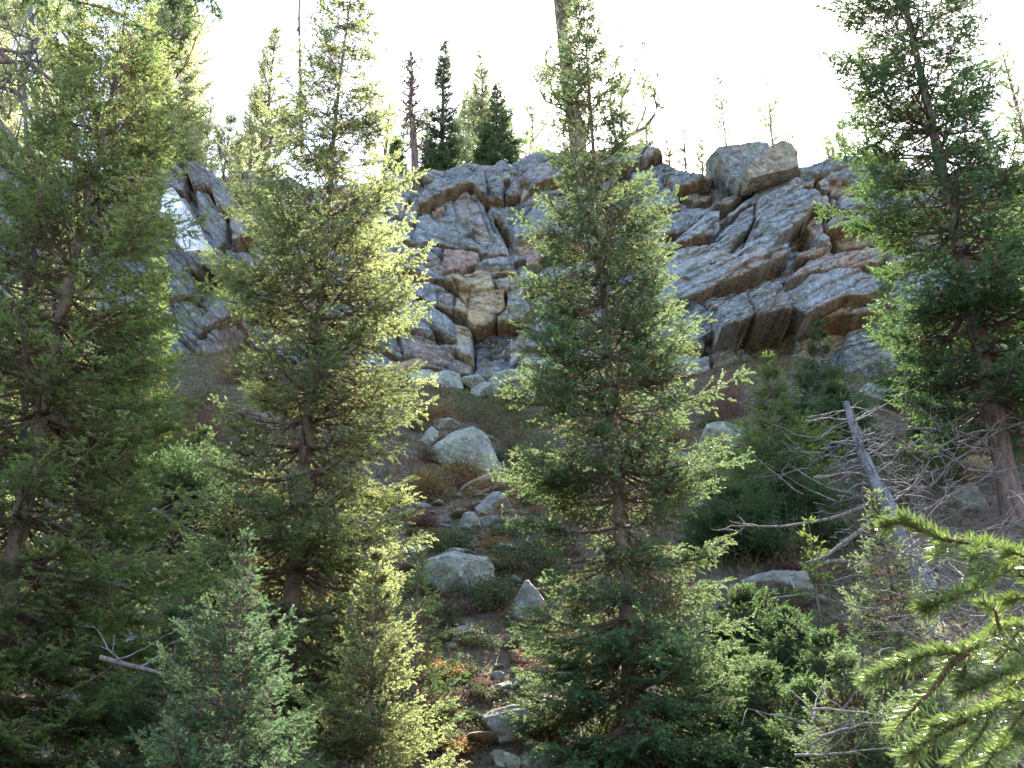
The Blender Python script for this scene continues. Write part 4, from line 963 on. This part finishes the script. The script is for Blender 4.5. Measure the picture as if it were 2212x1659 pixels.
# leaning grey snag across the right slope
a = P(2010, 1290, 17.2); b = P(1828, 872, 20.5)
dead_tree('fallen_snag', 'grey dead log leaning diagonally left up the right slope with broken branches', 'fallen tree', a, trunk_line(a, b, wob=.02, seed=11), .185, .075, M_LOG, 105, 70, (.05, .98), 1.4, .028, up=-.03, wig=.2, fork=(2, 5))
def debris(name, label, cat, spots, seed, L, r, mat=M_DEAD, group=None, wig=.12, up=.0, depth=1, fork=(2, 5)):
    """every broken branch of the tangle is an object of its own"""
    rng = np.random.default_rng(seed)
    for sp_ in spots:
        c0 = P(*sp_)+rng.normal(0, .12, 3); az = rng.uniform(0, 2*PI)
        st = [((0, 0, 0), (math.cos(az), .4*math.sin(az), rng.uniform(-.1, .6)), L*rng.uniform(.5, 1.2), r*rng.uniform(.5, 1.2))]
        pa, ra, _ = gnarled(rng, st, wig=wig, up=up, depth=depth, fork=fork)
        o = mk(name, *tubes(pa, ra, 5), mat); o.location = tuple(c0); tag(o, label, cat, group)
rg = np.random.default_rng(4)
sp1 = [(rg.uniform(1880, 2120), rg.uniform(900, 1120), rg.uniform(19, 23)) for _ in range(64)]
debris('dead_branch', 'bare grey brown branch in the tangle right of the leaning snag', 'branch', sp1, 201, group='dead branches right of the snag', L=1.5, r=.022, depth=2, fork=(2, 4))
sp1 = [(rg.uniform(1730, 1880), rg.uniform(900, 1100), rg.uniform(18.5, 21)) for _ in range(26)]
debris('dead_branch', 'bare drooping branch left of the upper part of the snag', 'branch', sp1, 202, group='dead branches left of the snag', L=1.3, r=.024)
sp1 = [(rg.uniform(1960, 2180), rg.uniform(1190, 1400), rg.uniform(9.5, 12)) for _ in range(80)]
debris('dead_branch', 'thin grey twiggy branch in the dense heap behind the near fir bough', 'branch', sp1, 203, group='heap of thin branches behind the near bough', L=.9, r=.011, fork=(4, 8))
sp1 = [(rg.uniform(1690, 1800), rg.uniform(1540, 1650), rg.uniform(9.5, 11)) for _ in range(11)]
debris('dead_branch', 'pale broken branch in the dark at the bottom edge under the young firs', 'branch', sp1, 204, group='broken branches at the bottom edge', L=.9, r=.014)
def pole(name, label, pts, Y, r0, r1, mat=M_DEAD, k=8, group=None, seed=0, nt_=5):
    c = P(pts[0][0], pts[0][1], Y+pts[0][2]); root = thing(name, c, label, 'branch', group)
    li = PL(pts, Y, 12)-c; mk('stem', *tubes(li[None], np.linspace(r0, r1, 12)[None], k), mat, root, smooth=True)
    rng = np.random.default_rng(seed+500); st = []
    for _ in range(nt_):
        q = rng.integers(2, 12); st.append((li[q], norm(li[q]-li[q-1])+rng.normal(0, .6, 3), rng.uniform(.3, .8), r1*.9))
    pa, ra, _ = gnarled(rng, st, wig=.2, depth=1, fork=(1, 4)); mk('twigs', *tubes(pa, ra, 4), mat, root)
pole('fallen_branch', 'long grey fallen pole lying level left from the snag', [(1890, 1085, 0), (1800, 1120, -.2), (1690, 1138, -.4), (1580, 1136, -.6)], 18.5, .042, .014, seed=1)
pole('fallen_branch', 'crooked pale branch sloping down below the long level pole', [(1925, 1100, 0), (1840, 1160, -.3), (1780, 1205, -.5), (1740, 1215, -.6)], 17.5, .045, .015, seed=2)
pole('fallen_branch', 'short dark branch stub right below the crossing fir', [(1990, 1170, 0), (1950, 1200, 0), (1935, 1215, 0)], 16.5, .06, .04, seed=3, nt_=2)
pole('fallen_branch', 'thin fallen stick by the dark hollow beneath the left spruce', [(215, 1420, 0), (290, 1440, .1), (380, 1462, .2)], 10.5, .028, .014, seed=4)
pole('fallen_branch', 'arched bare branch left behind the blue green fir', [(330, 1100, 0), (380, 1130, 0), (450, 1165, 0)], 17, .03, .015, seed=5)
# gnarled grey tree at the left edge
a = P(40, 1250, 12.4); 
rt_ = thing('dead_pine', a, 'gnarled grey dead pine with twisting branches along the left edge', 'dead tree')
LM = [([(30, 1250, 0), (52, 900, 0), (55, 620, 0), (48, 480, 0), (62, 360, 0), (50, 200, 0), (75, 60, 0), (70, -60, 0)], .042),
      ([(-30, 170, 0), (30, 200, .1), (70, 260, .1), (95, 330, .2), (90, 420, .2)], .035), ([(-20, 130, 0), (60, 140, 0), (130, 190, .2), (170, 260, .3)], .035),
      ([(66, -20, 0), (72, 60, 0), (86, 90, -.1), (60, 118, -.2), (0, 112, -.3)], .05), ([(-20, 95, 0), (30, 140, 0), (15, 180, 0), (-20, 220, 0)], .04),
      ([(90, -20, .2), (110, 120, .2), (150, 260, .3), (190, 350, .4)], .03), ([(-10, 250, 0), (30, 300, 0), (35, 360, 0), (20, 430, 0), (40, 500, 0)], .035),
      ([(0, 410, 0), (40, 380, 0), (70, 300, 0), (90, 250, .2)], .022), ([(130, 60, .3), (200, 150, .4), (250, 230, .5)], .022),
      ([(62, 600, 0), (85, 500, .2), (80, 400, .3)], .03)]
lines = np.array([PL(p, 12.4, 16) for p, _ in LM])-a; rg2 = np.random.default_rng(12)
lines = lines+np.cumsum(rg2.normal(0, .012, lines.shape), 1); rads = np.array([1.25*r*(1-np.linspace(0, .7, 16)) for _, r in LM])
mk('trunk', *tubes(lines[:1], rads[:1], 10), M_DEAD, rt_, smooth=True)
mk('limbs', *tubes(lines[1:], rads[1:], 8), M_DEAD, rt_, smooth=True)
st = []
for li, ra in zip(lines, rads):
    for _ in range(10):
        k = rg2.integers(1, 15); st.append((li[k], norm(li[k+1]-li[k])+rg2.normal(0, .6, 3), rg2.uniform(.3, 1.0), ra[k]*.45))
pa, ra, _ = gnarled(rg2, st, wig=.22, up=-.05, depth=1, fork=(2, 5)); mk('twigs', *tubes(pa, ra, 5), M_DEAD, rt_)

# --- shrubs
def shrub(u, v, wpx, hpx, label, mat, seed, cat='shrub', name='shrub', n=2600, leaf=.05, stems=70, group=None, Y=None, flat=1., ret=False):
    c = hit(u, v+hpx*.5) if Y is None else P(u, v+hpx*.5, Y); dist = np.linalg.norm(c); rx = wpx/2/F*dist; h = hpx/F*dist*1.1
    rng = np.random.default_rng(seed); root = thing(name, c, label, cat, group)
    st = []
    for _ in range(stems):
        x, y = rng.normal(0, rx*.35), rng.normal(0, rx*.3)
        st.append(((x, y, float(g1(c[0]+x, c[1]+y))-c[2]-.05), (x/rx*.8+rng.normal(0, .2), y/rx*.6, 1.), h*rng.uniform(.6, 1.1), .012))
    pa, ra, ends = gnarled(rng, st, wig=.16, up=.02, depth=1, fork=(3, 6), shrink=.5)
    mk('stems', *tubes(pa, ra, 3), M_TWIG, root)
    allp = pa[:, 3:].reshape(-1, 3); pos = allp[rng.integers(len(allp), size=n)]+rng.normal(0, .07, (n, 3))
    d = norm(rng.normal(size=(n, 3))); side = norm(np.cross(d, rng.normal(size=(n, 3))))
    q = leaf*rng.uniform(.6, 1.4, n)[:, None]
    V = np.stack([pos-side*q*.35, pos+side*q*.35, pos+d*q], 1).reshape(-1, 3)
    tip = np.clip(.5+.5*fbm(pos[:, 0]*2, pos[:, 2]*2, 2, seed)+rng.normal(0, .25, n), 0, 1)
    mk('foliage', V, np.arange(len(V)).reshape(-1, 3), mat, root, attrs={'tip': np.repeat(tip, 3)})
    return root
shrub(1572, 855, 120, 100, 'rust red bare twigged shrub between the middle spruce and the light fir', M_REDB, 1, n=3000)
shrub(1045, 890, 150, 60, 'low green bush on the slope just above right of the lichen boulder', M_GRNB, 2)
shrub(1110, 945, 90, 110, 'green and rusty bush right beside the big lichen boulder', M_GRNB, 3)
shrub(930, 890, 90, 50, 'yellowish shrub under the cliff foot boulders', M_YELB, 4)
shrub(975, 1172, 90, 36, 'flat green juniper mat above the green rock hump', M_GRNB, 5, n=3500)
shrub(1000, 1020, 90, 40, 'golden brown shrub growing at the lower edge of the lichen boulder', M_YELB, 6)
shrub(930, 1050, 90, 60, 'yellow leaved shrub at the right edge of the bright spruce', M_YELB, 7)
shrub(1130, 1210, 120, 70, 'green shrub on the slope right of the green rock hump', M_GRNB, 8)
shrub(1690, 575, 40, 44, 'tuft of olive bush growing on the ledge beside the long slab', M_GRNB, 9, Y=41.6, stems=20, n=900)
shrub(430, 870, 120, 120, 'brown and green bush below the left outcrop', M_GRNB, 10, n=3500)
shrub(420, 930, 150, 110, 'rusty leafless bush below the brown and green one', M_REDB, 11, n=3000)
shrub(500, 800, 60, 60, 'orange leaved shrub against the left edge of the bright spruce', M_YELB, 12)
shrub(520, 590, 50, 110, 'dry tan grass tuft in the cleft of the left outcrop', M_YELB, 13, Y=40.8, stems=40, n=700, leaf=.08)
shrub(1060, 1290, 90, 60, 'dull green shrub in the middle of the open slope', M_GRNB, 14)
shrub(860, 440, 44, 60, 'reddish brown shrub at the root of the dead crest tree', M_REDB, 15, Y=42.6, stems=30, n=900)
shrub(1920, 1010, 120, 100, 'dark green bush in the tangle behind the leaning snag', M_GRNB, 16, Y=23.5)
shrub(1700, 1180, 150, 90, 'green bush above the brown cracked ledge', M_GRNB, 17)
shrub(400, 1200, 160, 90, 'brown undergrowth bush behind the blue green fir', M_REDB, 18)

# low brush repeated over the slope: four shrubs, then copies of them
def low_brush():
    rng = np.random.default_rng(91); src = []
    for k, (m, lab) in enumerate([(M_GRNB, 'low green brush on the soil slope'), (M_REDB, 'low rusty brown brush on the soil slope'), (M_YELB, 'low yellow orange brush on the soil slope'), (M_GRNB, 'low green brush on the soil slope')]):
        src.append((shrub(1000+k*20, 1000, 70, 36, lab, m, 60+k, n=1500, stems=36, group='low brush scattered over the slope', ret=True), lab))
    n = 0
    while n < 170:
        u = rng.uniform(885, 1190) if n < 110 else rng.uniform(250, 2150); v = rng.uniform(870, 1640)
        p = hit(u, v)
        if p[1] > 40.5: continue
        k = rng.integers(4); r0, lab = src[k]
        if n < 4: r = src[n][0]
        else:
            r = r0.copy(); link(r)
            for ch in r0.children:
                c = ch.copy(); link(c); c.parent = r
        r.location = (p[0], p[1], g1(p[0], p[1])+.02); q = rng.uniform(.35, .95)*(.5+.5*p[1]/30); r.scale = (q*1.2, q*1.2, q*rng.uniform(.5, .9)); r.rotation_euler = (0, 0, rng.uniform(0, 6)); n += 1
low_brush()

# --- undergrowth nobody could count
def undergrowth():
    rng = np.random.default_rng(77); n = 300000
    x = rng.uniform(-24, 24, n); y = 8+34*rng.random(n)**.8
    dn = fbm(x*.5, y*.5, 4, 9); keep = rng.random(n) < np.clip(.5+1.6*dn, .05, 1); x, y = x[keep], y[keep]; n = len(x)
    z = ground(x, y); pos = np.stack([x, y, z], -1)
    tall = sst(0, .5, fbm(x*.8+3, y*.8, 3, 19))
    h = (.07+.36*tall*rng.random(n)**1.7)
    d = norm(np.stack([rng.normal(0, .6, n), rng.normal(0, .6, n)-.2, np.ones(n)], -1)); q = h[:, None]
    side = norm(np.cross(d, rng.normal(size=(n, 3)))); wd = (.012+.022*rng.random(n))[:, None]
    V = np.stack([pos-side*wd, pos+side*wd, pos+d*q], 1)
    # litter leaves
    m = 130000; lx = rng.uniform(-20, 20, m); ly = rng.uniform(9, 41, m); lp = np.stack([lx, ly, ground(lx, ly)+.015+.05*rng.random(m)], -1)
    a_ = norm(rng.normal(size=(m, 3))*(1, 1, .4)); b_ = norm(rng.normal(size=(m, 3))*(1, 1, .6)); s_ = (.022+.040*rng.random(m))[:, None]
    V2 = np.stack([lp-a_*s_, lp+a_*s_, lp+b_*s_*1.3], 1)
    t1 = np.clip(.38+.55*fbm(x*.35, y*.35, 3, 29)+rng.normal(0, .16, n), 0, .8)
    hot = rng.random(n) < .07; t1 = np.where(hot, rng.uniform(.8, 1, n), t1)
    t2 = np.clip(np.abs(rng.normal(0, .2, m)), 0, 1); hot = rng.random(m) < .16*(1+fbm(lx*.8, ly*.8, 2, 3)); t2 = np.where(hot, rng.uniform(.8, 1, m), t2)
    VV = np.concatenate([V, V2]).reshape(-1, 3)
    o = mk('undergrowth', VV, np.arange(len(VV)).reshape(-1, 3), M_GRASS, attrs={'tip': np.repeat(np.concatenate([t1, t2]), 3)})
    tag(o, 'dry grass, low plants and fallen orange leaves covering the steep soil slope', 'undergrowth', kind='stuff')
undergrowth()

# --- near fir boughs at the lower right
def bough():
    rng = np.random.default_rng(55)
    Yb = 2.0
    root = thing('near_fir', P(2330, 1500, Yb), 'near yellow green fir reaching in from the right edge with long glossy needles', 'fir')
    c0 = P(2330, 1500, Yb)
    TW = [[(2330, 1290, .3), (2212, 1200, .1), (2120, 1172, 0), (2040, 1168, -.05), (1985, 1142, -.05), (1948, 1126, -.05), (1908, 1140, -.05)],
          [(2060, 1168, 0), (2036, 1180, -.03), (2026, 1200, -.05)], [(2140, 1176, 0), (2110, 1180, -.05), (2098, 1206, -.1)],
          [(2330, 1290, .3), (2240, 1215, 0), (2160, 1235, -.1), (2100, 1275, -.15), (2030, 1302, -.2), (1996, 1318, -.2)],
          [(2260, 1230, 0), (2200, 1196, -.1), (2175, 1196, -.1)], [(2170, 1240, 0), (2130, 1225, -.05), (2106, 1240, -.1)],
          [(2350, 1380, .3), (2212, 1345, .05), (2160, 1362, 0), (2090, 1408, -.1), (2000, 1412, -.1), (1925, 1445, -.1), (1870, 1474, -.1)],
          [(2090, 1408, -.1), (2050, 1440, -.1), (2015, 1490, -.1), (1968, 1535, -.1), (1932, 1582, -.1)], [(2010, 1412, -.1), (1990, 1420, -.1), (1965, 1440, -.1)],
          [(2160, 1362, 0), (2150, 1320, -.05), (2120, 1300, -.05)], [(2100, 1404, 0), (2085, 1440, -.1), (2075, 1468, -.1)],
          [(2350, 1440, .2), (2240, 1420, 0), (2180, 1450, -.1), (2120, 1478, -.1), (2070, 1500, -.1)], [(2230, 1425, 0), (2190, 1400, 0), (2150, 1410, 0)],
          [(2350, 1520, .2), (2240, 1500, 0), (2160, 1520, -.05), (2080, 1560, -.1), (2010, 1598, -.1), (1948, 1636, -.1)],
          [(2150, 1525, -.05), (2130, 1570, -.1), (2100, 1610, -.1), (2060, 1650, -.1)], [(2240, 1500, 0), (2205, 1545, 0), (2180, 1580, 0), (2170, 1620, 0)],
          [(2350, 1600, .2), (2260, 1580, 0), (2200, 1590, 0), (2150, 1620, -.05), (2110, 1680, -.05)], [(2300, 1350, .2), (2250, 1300, .1), (2212, 1290, 0), (2180, 1300, 0)],
          [(2350, 1400, .4), (2290, 1300, .2), (2200, 1240, .1), (2190, 1215, .1)], [(2090, 1555, -.1), (2040, 1560, -.1), (2005, 1575, -.1)],
          [(2200, 1360, .1), (2170, 1410, .1), (2140, 1440, .1)], [(2250, 1460, .1), (2200, 1470, .1), (2160, 1490, .1)], [(1990, 1610, -.1), (1975, 1645, -.1), (1960, 1680, -.1)]]
    TW.append([(2330, 1240, .3), (2340, 1300, .3), (2350, 1400, .3), (2352, 1500, .25), (2352, 1600, .2), (2360, 1660, .2)])
    li = np.array([PL(t_, Yb, 14)-c0 for t_ in TW]); ra = np.array([(.0065 if len(t_) > 4 else .004)*(1-np.linspace(0, .65, 14)) for t_ in TW])
    for a_, b_ in zip(li, ra): mk('twig', *tubes(a_[None], b_[None], 7), M_TWIG, root, smooth=True)
    pos, dr, sz = [], [], []
    for L_ in li[:-1]:
        seg = np.linalg.norm(np.diff(L_, axis=0), axis=1); tot = seg.sum(); n = int(tot/.0006)
        s_ = rng.random(n)**.9*13; k = np.minimum(s_.astype(int), 12); f = (s_-k)[:, None]
        p = L_[k]*(1-f)+L_[k+1]*f; t_ = norm(L_[k+1]-L_[k])
        r_ = rng.normal(size=(n, 3)); r_ = r_-t_*(r_*t_).sum(1, keepdims=True); r_ = norm(r_); r_[:, 2] = r_[:, 2]*.42+.22
        d = norm(t_*rng.uniform(.45, .95, n)[:, None]+r_); pos.append(p); dr.append(d); sz.append(rng.uniform(.022, .040, n)*np.where(s_ > 12.4, .8, 1))
    pos = np.concatenate(pos); d = np.concatenate(dr); sz = np.concatenate(sz)[:, None]; n = len(pos)
    side = norm(np.cross(d, rng.normal(size=(n, 3)))); up_ = np.cross(side, d); wv_ = .001
    b1 = pos-side*wv_; b2 = pos+side*wv_; b3 = pos+up_*wv_*.8; mid = pos+d*sz*.6+up_*.0006
    e1 = mid-side*wv_*1.1; e2 = mid+side*wv_*1.1; tp = pos+d*sz
    V = np.stack([b1, b2, e2, e1, tp, mid+up_*wv_*.9], 1).reshape(-1, 3); q = np.arange(n)[:, None]*6
    F4 = q+np.array([[0, 1, 2, 3]]); F3 = np.concatenate([q+np.array([[3, 2, 4]]), q+np.array([[0, 5, 3]]), q+np.array([[1, 2, 5]]), q+np.array([[5, 4, 3]]), q+np.array([[5, 2, 4]])])
    tip = np.clip(.6+.25*rng.normal(size=n), .35, 1)
    mk('needles', V, [F4, F3], M_NEAR, root, attrs={'tip': np.repeat(tip, 6)})
    print('near needles', n)
bough()
# bare hanging bough over the top left corner
def top_bough():
    rng = np.random.default_rng(66); Y = 6.0; c0 = P(150, -120, Y)
    root = thing('overhanging_bough', c0, 'dark drooping spruce bough hanging in over the top left corner', 'bough')
    T_ = [[(-60, -60, 0), (60, -20, 0), (150, 0, 0), (240, 20, 0), (330, 70, 0)], [(0, -90, 0), (200, -50, 0), (330, -20, 0), (420, 0, 0)], [(150, -80, 0), (280, -40, .3), (400, -30, .3), (460, -10, .3)]]
    li = np.array([PL(t_, Y, 12)-c0 for t_ in T_]); [mk('stem', *tubes(q_[None], (.016*(1-np.linspace(0, .8, 12)))[None], 6), M_BARK, root) for q_ in li]
    st = []
    for L_ in li:
        for _ in range(22):
            k = rng.integers(1, 12); st.append((L_[k], (rng.normal(.3, .4), rng.normal(0, .4), -1.), rng.uniform(.1, .3), .004))
    pa, ra, _ = gnarled(rng, st, wig=.15, up=-.05, depth=1, fork=(2, 4)); mk('twigs', *tubes(pa, ra, 3), M_TWIG, root)
    pos = pa[:, 2:].reshape(-1, 3); pos = pos[rng.random(len(pos)) < .5]; d = norm(rng.normal(size=pos.shape)+np.array([.2, 0, -1.])); side = norm(np.cross(d, rng.normal(size=d.shape)))
    V, F_, tt = place_sprigs(pos, d, side, np.full(len(pos), .07), rng.uniform(.2, .6, len(pos)), 'fine'); mk('needles', V, F_, M_SPR_D, root, attrs={'tip': tt})
top_bough()
print('TOTAL crown tris', COUNT[0])
